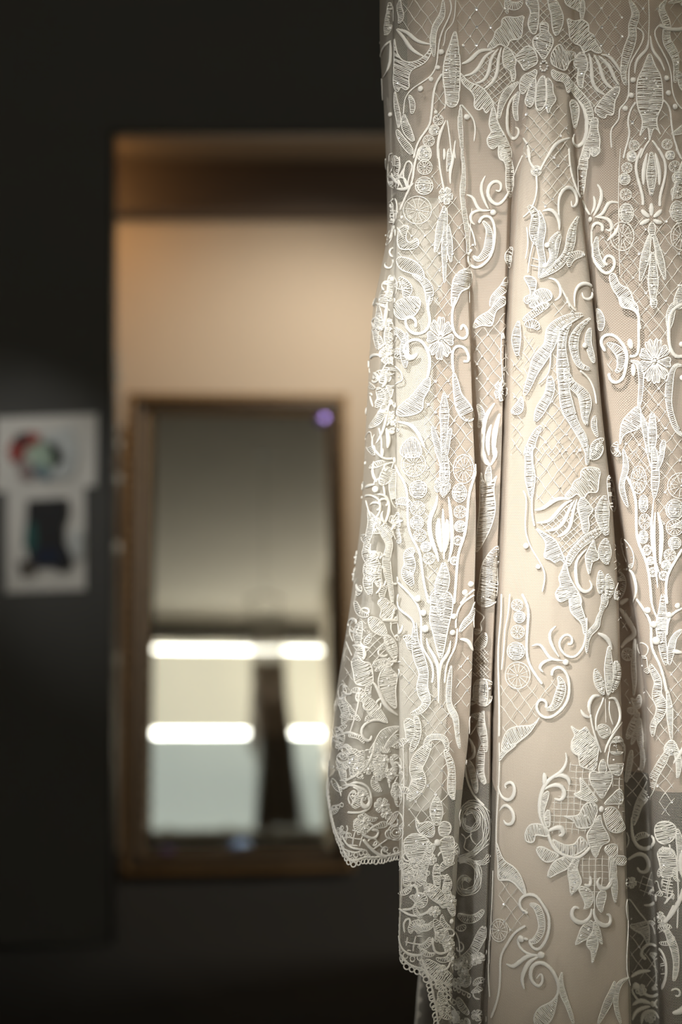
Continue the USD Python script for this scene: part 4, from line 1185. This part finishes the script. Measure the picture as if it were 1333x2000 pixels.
p 7 50 300 80 380 130 400 165 340 140 280 100 300 110 320
p 7 60 480 100 440 150 480 150 560 110 570 90 540
c 4 60 0 60 200 50 400 40 600 40 720
r 40 700 80 800 130 850 200 920 240 1060 180 1000 110 960 60 960 50 850
b 9 180 10 100 60 60 130
p 7 520 70 525 130 490 200 420 250 370 310 340 420 350 540 400 640
p 9 370 210 375 260 370 300
p 8 370 330 430 300 490 310 510 370 480 400 440 390
p 8 420 250 490 230 540 260 545 300
b 12 400 340 360 430 350 540
r 400 470 370 540 400 590 412 540
r 400 650 390 600 330 570 270 580 240 640 250 690 300 690 310 650 350 650
p 9 400 620 440 600 490 600 500 640 470 650
c 7 400 640 440 740 520 790 610 800 690 730
r 430 680 500 710 590 700 620 660 660 690 670 720 600 780 500 780
r 320 740 360 730 420 760 470 790 420 830 360 820
r 400 940 410 880 460 820 560 800 540 870 470 910
s 12.6 4 540 130 700 190 740 400 660 640 400 640 420 420 560 280
s 12.6 2 610 800 830 780 830 900 780 1060 680 1040 620 900
s 12.6 2 840 230 930 230 930 500 860 440
r 570 0 580 60 610 100 620 160 660 180 720 190 740 100 730 0
r 820 60 810 140 840 210 890 230 920 150 920 0 840 0
r 775 120 750 170 760 215 795 210 800 160
r 700 200 760 215 830 210 840 270 800 350 770 390 730 340 690 270
u 765 465 6
r 740 410 690 330 620 250 620 340 580 360 640 400 700 410
r 740 460 700 420 640 450 600 510 510 515 580 550 600 590 690 590 720 540
r 755 510 700 590 670 640 680 700 730 800 770 720 820 690 800 620 770 560
r 790 470 860 460 920 560 930 600 880 630 820 610 790 540
r 790 430 830 380 900 330 910 420 860 430
r 790 740 850 710 880 740 880 790 930 800 930 850 860 840 820 790
b 18 610 800 570 880 580 960 560 1060
b 12 830 790 850 880 830 1000
p 6 690 930 690 990 650 1000
p 7 760 940 740 980 780 1020 830 990 840 880
b 10 980 50 960 180 940 280
n 26 30 960 60 1080 20 1130 250 950 480 940 300
b 17 1250 20 1200 130 1140 240 1090 350 1040 420 1010 500 990 580
p 8 980 520 985 640 1020 720 1090 740 1140 700 1120 650 1070 650
p 8 940 830 980 800 1050 780 1100 840 1080 900 1040 900 1020 870
s 13 20 1010 950 1130 900 1160 1072 1050 1072
n 25 31 1150 100 1260 0 1280 400 1240 560 1190 520 1150 300
b 10 1280 0 1310 150 1300 250
r 1160 570 1270 570 1290 640 1240 700 1170 690
r 1170 760 1250 740 1290 800 1280 920 1200 940 1180 850
x 12 3 1190 950 1270 940 1270 1070 1190 1060
b 12 1300 600 1320 750 1310 900
c 3 930 600 960 680 930 760
b 8 1040 0 1060 100 1050 200
O 760 1700 4.443
b 18 120 60 230 40 360 20
c 6 140 190 230 130 250 250 200 330 120 340
b 22 320 120 400 200 460 260 480 330
c 6 90 330 200 390 300 380 380 330
f 270 480 13 13 6
c 5 140 540 140 440 180 420 180 480
x 16 4 130 580 290 560 310 700 160 700
c 6 90 560 110 660 170 720 280 730 330 690
h 6 100 690 150 745 210 770 270 760
h 5 290 800 330 900 400 990 470 1060 530 1120 570 1150
h 5 320 830 400 930 470 1000 540 1060
b 24 320 770 420 880 520 950 560 1010
c 6 380 580 400 700 460 720 520 690
c 6 420 860 500 850 530 790
b 16 390 420 440 540 400 620
b 16 250 200 300 260 260 330
b 14 480 100 520 250 560 400
b 16 440 560 500 600 480 680
b 13 350 1020 340 1150 320 1300
b 14 430 1100 440 1220 400 1320
b 15 520 1170 560 1250 620 1320
b 14 600 1100 640 1180 700 1250
h 4 580 1030 640 1060 700 1090
b 18 830 480 780 620 700 740 600 790
d 650 855 7
d 670 950 11 14
b 9 720 1060 790 1020 820 940
b 15 600 380 680 420 760 410 830 340
b 12 590 500 640 500 670 470
c 4 580 530 610 600 620 740
c 4 910 0 900 300 880 600 870 900 880 1100
w 960 520 16 22
n 25 33 940 80 1120 130 1240 400 1100 520 1040 560 960 300
c 6 1190 480 1100 540 1030 640 980 740 970 900 950 1100 890 1280
r 970 0 1060 0 1150 100 1190 210 1110 120 1000 70 960 40
c 6 1210 600 1130 590 1130 640 1190 710 1310 740
u 1150 590 7
p 8 1310 740 1220 740 1130 800 1080 830 1020 810
p 8 1310 745 1230 790 1180 870 1160 950 1180 1030
u 540 440 5
O 1033 1700 4.443
c 7 -3 370 -53 340 -73 270 -23 215 60 220 120 290 170 380 180 480 160 580 90 680 40 670 10 620
b 13 10 290 70 320 110 420 110 520 50 610 0 610
u 110 730 7
p 7 70 940 110 900 120 960 90 1000 40 970 20 900 40 830 110 800 190 850 240 930 260 1030 220 1120 110 1180
r 60 1333 60 1240 130 1170 220 1130 250 1080 230 1200 160 1333
b 9 290 880 280 980 310 1100 350 1200 390 1333
r 370 0 380 100 390 170 370 210 430 150 450 60
r 440 150 490 300 480 330 530 310 540 180
p 8 545 330 530 400 470 450 400 430 375 370 400 320 440 330
p 8 560 330 580 420 640 475 700 460 700 390 670 380
r 600 330 590 230 640 170 670 200 650 300 630 360
b 10 740 0 740 120 750 280
c 6 540 80 520 130 480 120
c 6 590 90 620 160 680 140 720 50
c 3 570 0 570 400
r 550 440 470 480 430 570 410 640 470 610 540 560
r 560 530 510 600 510 660 540 700 550 800 580 720 600 640 590 580
b 8 570 440 600 540 635 640
b 12 745 960 720 1060 660 1200 600 1333
b 9 870 930 790 980 755 1080 760 1200 800 1333
c 4 850 250 860 500 850 850 880 1000
r 860 250 950 350 1030 450 1050 560 1035 640 990 560 880 480
n 26 33 870 500 1000 560 1140 830 1060 1040 880 870
c 7 1020 770 980 730 1000 670 1060 640 1140 680 1190 780 1190 950 1130 1070 1060 1090 1000 1060 990 1020
b 16 1050 720 1120 760 1150 870 1130 990 1070 1030
p 8 880 930 960 880 1060 870
u 930 1000 8
c 5 930 1000 900 1030 930 1100 960 1130
u 1080 1155 6
p 9 900 1170 970 1130 1070 1160
p 8 900 1300 930 1230 1000 1190 1060 1180
p 8 980 1333 1000 1250 1070 1220 1140 1280
x 13 3 1150 100 1250 60 1270 250 1190 290
c 5 1180 290 1260 200
c 5 1200 420 1260 300
b 12 1170 450 1220 560 1270 700 1280 850 1260 960
c 4 1290 0 1300 200 1290 500
p 7 1040 210 1080 170 1110 220 1080 290 1000 300"""
DRESS = thing('wedding_dress', 'ivory lace wedding dress with blush lining, hanging at the right of the picture', 'dress')
NETS, LATT, PICOT = [], [], []
def emit(name, parts, m='thread', parent=None):
    """one part per connected piece: a motif that runs behind a fold comes out as two"""
    parts = [p for p in parts if len(p[0])]
    if not parts: return None
    lo = np.array([p[0].min(0) for p in parts]) - .0012; hi = np.array([p[0].max(0) for p in parts]) + .0012
    touch = ((lo[:, None] <= hi[None]) & (hi[:, None] >= lo[None])).all(2)
    from scipy.sparse.csgraph import connected_components
    n, lab = connected_components(touch, directed=False); first = None
    for k in np.argsort([-sum(len(parts[i][0]) for i in np.nonzero(lab == q)[0]) for q in range(n)]):
        j = join([parts[i] for i in np.nonzero(lab == k)[0]])
        if len(j[0]) < 30: continue
        p = obj(name, j, m, parent or DRESS, smooth=True); first = first or p
    return first
def net(poly, hx, hy, w=1.6, acc=NETS, seq=.0):
    pl = Polygon(poly).buffer(0); 
    if pl.is_empty: return
    x0, y0, x1, y1 = pl.bounds; 
    for sgn in (1, -1):
        slope = sgn * hy / hx
        for k in np.arange(math.floor((y0 - max(slope * x0, slope * x1)) / hy) - 1, math.ceil((y1 - min(slope * x0, slope * x1)) / hy) + 2):
            ln = LineString([(x0 - 5, slope * (x0 - 5) + k * hy), (x1 + 5, slope * (x1 + 5) + k * hy)]).intersection(pl)
            for g in getattr(ln, 'geoms', [ln]):
                if g.geom_type == 'LineString' and g.length > 4:
                    n = max(4, int(g.length / 3.5)); q = np.array([g.interpolate(s, True).coords[0] for s in np.linspace(0, 1, n)])
                    q[:, 0] += .9 * np.sin(q[:, 1] * .21 + k * 2.1 + sgn) + .6 * np.sin(q[:, 1] * .071 + k); q[:, 1] += .7 * np.sin(q[:, 0] * .17 + k)
                    acc += strip(q, w, h=.00024, lift=.0004, sides=4, rough=.25)
    if acc is NETS:
        i0, i1 = int(x0 / hx) - 1, int(x1 / hx) + 2; from shapely.geometry import Point
        for a in range(2 * i0, 2 * i1):
            for k in range(int(y0 / hy * 2) - 1, int(y1 / hy * 2) + 2):
                if (a + k) % 2: continue
                x, y = a * hx / 2, k * hy / 2
                if pl.contains(Point(x, y)):
                    r = rng.uniform()
                    if r < .36: sequin(x + rng.uniform(-1, 1), y + rng.uniform(-1, 1), rng.uniform(1.6, 2.5))
                    elif r < .55: bead(x, y, rng.uniform(1.1, 1.5))
def net_rot(poly, sp, ang, w, acc):
    pl = Polygon(poly).buffer(0); C = np.array(pl.centroid.coords[0])
    for a in (ang, ang + 90):
        d = np.array([math.cos(math.radians(a)), math.sin(math.radians(a))]); nr = np.array([-d[1], d[0]])
        for o in np.arange(-sp * 25, sp * 25, sp):
            ln = LineString([C + nr * o - d * 300, C + nr * o + d * 300]).intersection(pl)
            for g in getattr(ln, 'geoms', [ln]):
                if g.geom_type == 'LineString' and g.length > 4:
                    n = max(4, int(g.length / 3)); q = np.array([g.interpolate(s, True).coords[0] for s in np.linspace(0, 1, n)])
                    q += nr * (.8 * np.sin(np.linspace(0, g.length / 9, n) + o))[:, None]
                    acc += strip(q, w, h=.0003, lift=.0004, sides=4, rough=.2)
def offset(sp, prof, w):
    t = np.gradient(sp, axis=0); t /= np.linalg.norm(t, axis=1, keepdims=True) + 1e-9; nr = np.stack([-t[:, 1], t[:, 0]], 1)
    return sp + nr * (prof * w / 2)[:, None], sp - nr * (prof * w / 2)[:, None]
def scatter_shine(poly, p):
    pl = Polygon(poly).buffer(-2)
    if pl.is_empty or not pl.area: return
    from shapely.geometry import Point
    x0, y0, x1, y1 = pl.bounds
    for _ in range(rng.poisson(pl.area * p)):
        x, y = rng.uniform(x0, x1), rng.uniform(y0, y1)
        if pl.contains(Point(x, y)): (sequin if rng.uniform() < .6 else bead)(x, y, rng.uniform(1.2, 2.1))
def circle(x, y, rx, ry, n=28): 
    a = np.linspace(0, 2 * np.pi, n); return np.stack([x + rx * np.cos(a), y + ry * np.sin(a)], 1)
def do(cmd, a, pts):
    if cmd == 'c': emit('lace_cord', strip(spline(pts, 1.8), a[0] * .92))
    elif cmd == 'p':
        s = spline(pts, 1.8); t = np.linspace(0, 1, len(s)); prof = .38 + .75 * np.sin(np.pi * np.clip(t, .02, .98)) ** .8
        emit('lace_petal', strip(s, a[0], prof=prof, sides=8, rough=.07))
    elif cmd == 'b':
        s = spline(pts, 1.8); t = np.linspace(0, 1, len(s)); ph = rng.uniform(0, 6)
        prof = (np.sin(np.pi * np.clip(t, .0, 1)) ** .55) * (1 + .13 * np.sin(t * len(s) * .16 + ph)) + .06
        L, R = offset(s, prof, a[0] * 1.05); parts = strip(L, 2.5) + strip(R, 2.5)
        n = max(3, int(len(s) * 1.8 / 3.0)); q = np.linspace(.03, .97, n); ii = np.clip((q * (len(s) - 1)), 0, len(s) - 1)
        f = lambda A: np.stack([np.interp(ii, np.arange(len(s)), A[:, k]) for k in (0, 1)], 1)
        sk = rng.uniform(-2.5, 2.5); A, B = f(L), f(R); A = A + (f(np.roll(L, -1, 0)) - A) * sk * .0
        Mx = (A + B) / 2 + rng.uniform(-1.2, 1.2, A.shape)
        wide = a[0] > 13
        parts += (hatch_lines(A, Mx) + hatch_lines(Mx, B)) if wide else hatch_lines(A, B)
        emit('lace_leaf', parts); scatter_shine(np.vstack([L, R[::-1]]), .007)
    elif cmd == 'r':
        s = spline(pts, 1.8, closed=True); parts = strip(s, 3.3)
        A, B = region_hatch(s); parts += hatch_lines(A, B); emit('lace_applique', parts); scatter_shine(s, .006)
    elif cmd == 'n': net(pts, a[0], a[1])
    elif cmd == 'q': net_rot(pts, a[0], 47, 1.7, LATT)
    elif cmd == 's': net_rot(pts, a[0], a[1], 1.5, LATT)
    elif cmd == 'x': net_rot(pts, a[0], 12, a[1], LATT)
    elif cmd in 'wd':
        x, y = pts[0]; rx = a[0]; ry = a[1] if len(a) > 1 else rx; parts = strip(circle(x, y, rx, ry, int(rx * 3.2) + 8), 2.3)
        if cmd == 'w':
            k = 12 if rx > 13 else 9
            parts += strip(circle(x, y, rx * .78, ry * .78, int(rx * 3) + 8), 1.2)
            for i in range(k):
                t = 2 * math.pi * (i + .3) / k; parts += strip(np.array([[x + rx * f * math.cos(t), y + ry * f * math.sin(t)] for f in np.linspace(.16, .98, 6)]), 1.7)
            emit('lace_wheel', parts)
        else:
            for f in (.72, .45): parts += strip(circle(x, y, rx * f, ry * f, int(rx * 3) + 8), 2.6)
            A, B = region_hatch(circle(x, y, rx * .95, ry * .95), ang=rng.uniform(-.2, .2), sp=3.4); parts += hatch_lines(A, B); emit('lace_disc', parts)
            for _ in range(3): sequin(x + rng.uniform(-.5, .5) * rx, y + rng.uniform(-.5, .5) * ry, 2)
        bead(x, y, 2.4)
    elif cmd == 'u':
        P, N, ok = on_cloth(pts[:1]); 
        if ok[0]: emit('lace_bud', [ball(P[0], N[0], a[0] * MM, .6)])
    elif cmd == 'f':
        x, y = pts[0]; rx, ry, n = a[0], a[1], int(a[2])
        fl = emit('lace_flower', strip(circle(x, y, rx * .2, ry * .2, 12), 2.2) + strip(circle(x, y, rx * .1, ry * .1, 10), 2.2))
        for i in range(n):
            t = 2 * math.pi * (i + .1) / n; c, s_ = math.cos(t), math.sin(t); k = math.pi / n * .92
            p = [(r * math.cos(t + w) * rx + x, r * math.sin(t + w) * ry + y) for r, w in ((.16, -.2 * k), (.55, -.75 * k), (.86, -.85 * k), (1.0, -.4 * k), (.93, 0), (1.0, .4 * k), (.86, .85 * k), (.55, .75 * k), (.16, .2 * k))]
            q = spline(p, 1.6, closed=True); parts = strip(q, 2.9)
            A, B = region_hatch(q, ang=math.atan2(s_ * ry, c * rx), sp=2.9, w=1.8); parts += hatch_lines(A, B)
            if fl: emit('petal', parts, parent=fl)
        for _ in range(5): bead(x + rng.normal(0, rx * .12), y + rng.normal(0, ry * .12), 1.7)
        bead(x, y, 3)
    elif cmd == 'm':
        s = spline(pts, 1.8); parts = []
        for k, o in enumerate(np.linspace(-1, 1, max(4, int(a[0] / 2.2)))):
            t = np.linspace(0, 1, len(s)); wob = 1 + .2 * np.sin(t * 30 + k * 2)
            L, _ = offset(s, o * wob * (.55 + .45 * np.sin(np.pi * t)), a[0]); parts += strip(L, 1.9)
        emit('rope_scroll', parts)
        for i in range(0, len(s), 9): sequin(s[i, 0] + rng.normal(0, 2), s[i, 1] + rng.normal(0, 2), rng.uniform(1.5, 2.2))
    elif cmd == 'e':
        s = spline(pts, 4.2)
        for q in s: bead(q[0], q[1], a[0] * .85)
    elif cmd == 'k': PICOT.extend(strip(circle(*pts[0], a[0], a[0], 16), 3))
    elif cmd == 'h':
        s = spline(pts, 2); L = len(s) * 2; k = int(L / (a[0] * 1.9))
        for i in range(k + 1):
            q = s[min(len(s) - 1, int(i / max(k, 1) * (len(s) - 1)))]; PICOT.extend(strip(circle(q[0], q[1] - 1, a[0] * .8, a[0], 14), 3.0, rough=.2))
        PICOT.extend(strip(s - [0, a[0] + 1], 3.4))
NPTS = {'c': 1, 'p': 1, 'b': 1, 'r': 0, 'n': 2, 'q': 1, 's': 2, 'x': 2, 'm': 1, 'e': 1, 'h': 1}
def run_lace():
    ox = oy = 0; sc = 1
    for line in LACE.splitlines():
        p = line.split()
        if not p: continue
        v = list(map(float, p[1:]))
        if p[0] == 'O': ox, oy, sc = v; continue
        if p[0] in 'wdukf':
            do(p[0], v[2:], np.array([[ox + v[0] / sc, oy + v[1] / sc]])); continue
        k = NPTS[p[0]]; q = np.array(v[k:]).reshape(-1, 2) / sc + [ox, oy]; do(p[0], v[:k], q)
run_lace()

# dense filling of small leaves and curls on the gathered left folds, where the layers pile up
def fillers():
    for _ in range(150):
        y = rng.uniform(330, 1640); l = np.interp(y, ROWS, sil) + 6; x = rng.uniform(l, 772)
        a = rng.uniform(0, 2 * np.pi); L = rng.uniform(22, 46); k = rng.uniform(-.9, .9); kind = rng.integers(0, 4)
        s = np.linspace(0, 1, 5); ang = a + k * s * 2; d = np.cumsum(np.stack([np.cos(ang), np.sin(ang)], 1) * L / 5, 0)
        if kind < 2: do('b', [rng.uniform(8, 14)], d + [x, y])
        elif kind == 2: do('p', [rng.uniform(5, 8)], d + [x, y])
        else:
            t = np.linspace(0, 4.2, 9); r = 13 - 2.4 * t; do('c', [5.5], np.stack([x + r * np.cos(t + a), y + r * np.sin(t + a)], 1))
fillers()
def fillers_hem():
    for x0, x1, y0, y1, n in ((790, 885, 1640, 1860, 34), (845, 945, 1850, 2010, 30), (668, 776, 1440, 1690, 34), (1228, 1333, 1640, 2010, 16), (648, 690, 1350, 1590, 10)):
        for _ in range(n):
            x, y = rng.uniform(x0, x1), rng.uniform(y0, y1); a = rng.uniform(0, 6.28); kind = rng.integers(0, 4); s = np.linspace(0, 1, 5)
            if kind < 2: do('b', [rng.uniform(7, 12)], np.stack([x + 30 * s * np.cos(a + s), y + 30 * s * np.sin(a + s)], 1))
            elif kind == 2: t = np.linspace(0, 5, 9); r = 12 - 1.9 * t; do('c', [4.5], np.stack([x + r * np.cos(t + a), y + r * np.sin(t + a)], 1))
            else: do('f', [11, 11, 5], np.array([[x, y]]))
fillers_hem()
def fillers_side():
    for _ in range(70):
        y = rng.uniform(-120, 1950); x = rng.uniform(1342, 1400 + y * .06)
        a = rng.uniform(-.6, .6) + math.pi / 2; L = rng.uniform(60, 120); s = np.linspace(0, 1, 6); k = rng.uniform(-1.6, 1.6)
        d = np.cumsum(np.stack([np.cos(a + k * s), np.sin(a + k * s)], 1) * L / 6, 0); do('bpc'[rng.integers(0, 3)], [rng.uniform(6, 13)], d + [x, y])
fillers_side()
def fillers_flat():
    """lace on the cloth that the frame does not face: round the left side and above the frame"""
    FLAT[0] = True; at_u = lambda q: np.interp(q * NU, np.arange(NU), ARC)
    jobs = [(-260, at_u(SK[1]) * 1.0, 40, 1560, 70), (at_u(SK[2]), at_u(SK[16]), -132, -14, 34)]
    for a0, a1, y0, y1, n in jobs:
        for _ in range(n):
            x, y = rng.uniform(a0, a1), rng.uniform(y0, y1); a = rng.uniform(0, 6.28); s = np.linspace(0, 1, 6); k = rng.uniform(-1.3, 1.3); L = rng.uniform(30, 58) if y0 > 0 else 34
            d = np.cumsum(np.stack([np.cos(a + k * s), np.sin(a + k * s)], 1) * L / 6, 0) + [x, y]; kind = rng.integers(0, 5)
            if kind < 3: do('b', [rng.uniform(9, 15)], d)
            elif kind == 3: do('c', [5], d)
            else: do('f', [15, 15, 6], np.array([[x, y]]))
    FLAT[0] = False
fillers_flat()
obj('diamond_net', join(NETS), 'fine_thread', DRESS, smooth=True, kind='stuff')
obj('lattice_net', join(LATT), 'fine_thread', DRESS, smooth=True, kind='stuff')
obj('picot_edging', join(PICOT), 'thread', DRESS, smooth=True, kind='stuff')
obj('sequins', join(SEQ), 'sequin', DRESS, smooth=False, kind='stuff')
obj('beads', join(BEADS), 'pearl', DRESS, smooth=True, kind='stuff')

# ---- cloth layers
def top_rows(ring, n=26):
    """from the top row of the skirt up to the bust: the ring rounds out to an ellipse"""
    z0 = ring[0, 2]; c = np.array([ring[:, 0].min() + ring[:, 0].max(), ring[:, 1].min() + ring[:, 1].max()]) / 2
    th = np.unwrap(np.arctan2(ring[:, 1] - c[1], ring[:, 0] - c[0])); out = []
    zs = np.linspace(z0, 2.34, n)[1:]
    for z in zs:
        a = np.interp(z, [1.9, 1.99, 2.09, 2.18, 2.24, 2.34], [.128, .122, .142, .13, .122, .15]); b = np.interp(z, [1.9, 1.99, 2.09, 2.2, 2.34], [.08, .08, .10, .085, .10])
        e = np.stack([c[0] + a * np.cos(th), c[1] + b * np.sin(th), np.full(len(th), z)], 1); k = min(1, (z - z0) / .12); k = k * k * (3 - 2 * k)
        r = ring.copy(); r[:, 2] = z; out.append(r * (1 - k) + e * k)
    return np.array(out)[::-1]
def cloth(name, G, us, hem, m, closed=True, up=True, nv=300, ztop=2.35, cut=None, start=-140):
    """mesh of columns us of the cloth grid G from its hem to the top row and on to the bust"""
    n = len(us); V, UV = [], []
    Lr = G[NV // 2]; arc = np.concatenate([[0], np.cumsum(np.linalg.norm(np.diff(Lr, axis=0), axis=1))])
    if up:
        T = top_rows(G[0][us]); T = T[T[:, 0, 2] <= ztop]
        for r in T: V.append(r); UV.append(np.stack([arc[us], r[:, 2]], 1))
    t = np.linspace(0, 1, nv)
    for tt in t:
        py = start + tt * (hem[us] - start); v = np.interp(py, PYS, np.arange(NV)); r = bil(G, us.astype(float), v); V.append(r); UV.append(np.stack([arc[us], r[:, 2]], 1))
    R = len(V); V = np.array(V).reshape(-1, 3); UV = np.array(UV).reshape(-1, 2)
    i, j = np.meshgrid(np.arange(R - 1), np.arange(n if closed else n - 1), indexing='ij'); a = i * n + j; b = i * n + (j + 1) % n
    q = np.stack([a, b, b + n, a + n], -1).reshape(-1, 4)
    if cut is not None: q = q[~cut(V[q].mean(1))]
    return obj(name, (V, q), m, DRESS, smooth=True, uv=UV)
def hem_cord():
    us = np.arange(0, NU + 1, 1) % NU; v = np.interp(hem_u[us] - 4, PYS, np.arange(NV)); P, N = bil(G, us.astype(float), v), bil(GN, us.astype(float), v)
    w = .0009 * (1 + .25 * np.sin(np.arange(len(us)) * 2.1)); obj('hem_cord', tubes(P[None], N[None], w[None], w[None] * .8, 6, .0004, taper=False), 'thread', DRESS, smooth=True)
hem_cord()
def hem_loops():
    from shapely.geometry import Point
    us = np.arange(NU); v = np.interp(hem_u, PYS, np.arange(NV)); P = bil(G, us.astype(float), v); N = bil(GN, us.astype(float), v)
    L = np.concatenate([[0], np.cumsum(np.linalg.norm(np.diff(P, axis=0), axis=1))]); parts = []; a = np.linspace(0, 2 * np.pi, 13)
    for q in np.arange(.002, L[-1], .0036):
        i = min(NU - 2, int(np.searchsorted(L, q))); c, n = P[i], N[i]; t = P[i + 1] - P[i - 1]; t /= np.linalg.norm(t) + 1e-9; d = np.cross(n, t); d *= np.sign(-d[2] + 1e-9); r = .0018 * rng.uniform(.85, 1.2)
        ring = c + d * r * .8 + (np.cos(a)[:, None] * t + np.sin(a)[:, None] * d) * r; w = np.full(13, .0006)
        parts.append(tubes(ring[None], np.tile(n, (1, 13, 1)), w[None], w[None], 5, .0003, taper=False))
    obj('hem_loops', join(parts), 'thread', DRESS, smooth=True, kind='stuff')
hem_loops()
def underlay():
    UX, UD = KX.copy(), KD.copy(); UX[0], UX[1], UX[2] = sil + 40, sil + 22, UX[2] + 8; UX[3] = UX[3] + 4
    for k in range(0, 7): UD[k] = UD[k] - (12 if k < 4 else 7)
    Su = section_param(UX, UD); GU = surface(UX, UD, Su, wrinkle=2.2, smooth_n=8); us = np.nonzero((Q > Su[0]) & (Q < Su[5] + .3 * (Su[6] - Su[5])))[0]
    hem = np.full(NU, 1565.0) + 12 * np.sin(Q * 160)
    cloth('tulle_underlay', GU, us, hem, 'dense_tulle', closed=False, up=False, nv=200, start=385)
underlay()
cloth('tulle_overlay', G, np.arange(0, NU, 2), hem_u, 'tulle')
# lining: follows the skirt inside, narrower at the left, ends above the hem
LX, LD = KX.copy(), KD.copy() - 9
lx = row(796, 798, 800, 822, 838, 846, 850, 846, 838, 836, 836)
LX[0], LX[1], LX[2], LX[3], LX[4] = lx + 14, lx, lx + 4, lx + 10, lx + 20
LD[0], LD[1], LD[2], LD[3], LD[4] = KD[0] - 6, KD[5] * .3 - 42, KD[5] * .5 - 30, KD[5] * .6 - 22, KD[5] - 16
LX[17], LX[18] = LX[17] - 12, LX[18] - 18
for k in range(19, 25): LX[k] = np.clip(LX[k], lx + 40, 1420); LD[k] = LD[k] + 22
for k in (7, 9): LD[k] = np.minimum(LD[k], KD[k] - 10)
SL = section_param(LX, LD); GL = surface(LX, LD, SL, wrinkle=.4, smooth_n=16)
hem_l = 1538.0 + 3 * np.sin(Q * 40)
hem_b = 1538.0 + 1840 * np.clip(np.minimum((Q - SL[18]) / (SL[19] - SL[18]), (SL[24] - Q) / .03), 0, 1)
cloth('back_lining_shade', GL, np.nonzero((Q > SL[18]) & (Q < SL[24] + .02))[0], hem_b, 'lining_shade', nv=240, closed=False, up=False, start=1500)  # dark copy of the lower back lining, stands for its shade
cloth('lining', GL, np.arange(0, NU, 3), hem_l, 'satin', nv=220, ztop=1.995, cut=lambda c: (c[:, 1] > 1.085) & (c[:, 2] > 1.58 + 1.7 * np.abs(c[:, 0] - .165)))
# long chiffon panel behind the central pleat
EX, ED = KX[10:13].copy(), KD[10:13].copy() - 5
def godet():
    ix = PchipInterpolator(ROWS, EX, axis=1)(PYS); idd = PchipInterpolator(ROWS, ED, axis=1)(PYS); rows = np.nonzero((PYS >= 180) & (PYS < 3400))[0][::3]; n = 60; V = []
    for r in rows:
        K = world(np.concatenate([[ix[0, r] + 6], ix[:, r] + [2, 0, -2], [ix[2, r] - 6]]), np.concatenate([[idd[0, r] - 22], idd[:, r], [idd[2, r] - 22]]), PYS[r])
        s = np.array([0, .1, .5, .9, 1.0]); c = PchipInterpolator(s, K)(np.linspace(0, 1, n)); c[:, 1] += .0012 * np.sin(np.linspace(0, 19, n) + PYS[r] / 300); V.append(c)
    R = len(V); V = np.array(V).reshape(-1, 3); i, j = np.meshgrid(np.arange(R - 1), np.arange(n - 1), indexing='ij'); a = (i * n + j).ravel()
    obj('godet_lining', (V, np.stack([a, a + 1, a + n + 1, a + n], 1)), 'chiffon', DRESS, smooth=True)
godet()
# bodice edge, straps
def upper():
    T = top_rows(G[0][::10]); ring = T[0]; c = ring.mean(0)
    n = (ring - c); n[:, 2] = 0; n /= np.linalg.norm(n, axis=1, keepdims=True)
    rr = np.vstack([ring, ring[:1]]); nn = np.vstack([n, n[:1]])
    obj('neckline_trim', tubes(rr[None], nn[None], .006, .0025, 6, taper=False), 'thread', DRESS, smooth=True)
    for sx in (-1, 1):
        a = np.array([c[0] + sx * .10, c[1] - .075, 2.34]); b = np.array([c[0] + sx * .115, c[1], 2.515]); d = np.array([c[0] + sx * .10, c[1] + .075, 2.34])
        t = np.linspace(0, 1, 24)[:, None]; p = CubicSpline([0, .5, 1], np.array([a, b, d]))(t[:, 0]); nr = np.tile([sx * 1.0, 0, .4], (24, 1)); nr /= np.linalg.norm(nr[0])
        obj('shoulder_strap', tubes(p[None], nr[None], .018, .0018, 8, taper=False), 'thread', DRESS, smooth=True)
    return c
BC = upper()
hg = thing('dress_hanger', 'wooden hanger carrying the wedding dress by its shoulder straps', 'hanger')
def arc(pts, r, n=40, sides=10):
    p = CubicSpline(np.linspace(0, 1, len(pts)), np.array(pts))(np.linspace(0, 1, n)); N = np.tile([0, -1.0, 0], (n, 1)); return tubes(p[None], N[None], r, r, sides, taper=False)
cx, cy = BC[0], BC[1]
obj('hanger_bar', arc([(cx - .14, cy, 2.487), (cx - .10, cy, 2.502), (cx, cy, 2.53), (cx + .10, cy, 2.502), (cx + .14, cy, 2.487)], .008), 'wood', hg, smooth=True)
obj('hanger_hook', arc([(cx, cy, 2.53), (cx, cy, 2.58), (cx + .022, cy, 2.61), (cx + .012, cy, 2.642), (cx - .018, cy, 2.635)], .0025), 'steel', hg, smooth=True)
ch = thing('ceiling_hook', 'thin steel drop hook from the ceiling above the dress', 'hook')
obj('drop_wire', trimesh.creation.cylinder(.003, segment=[[cx, cy, 2.635], [cx, cy, ZC]], sections=8), 'steel', ch)
obj('hook', arc([(cx, cy, 2.66), (cx + .006, cy, 2.645), (cx, cy, 2.6385), (cx - .008, cy, 2.644)], .003), 'steel', ch, smooth=True)
pl_ = trimesh.creation.cylinder(.03, .008, sections=20); pl_.apply_translation([cx, cy, ZC - .0045]); obj('ceiling_plate', pl_, 'steel', ch, smooth=40)
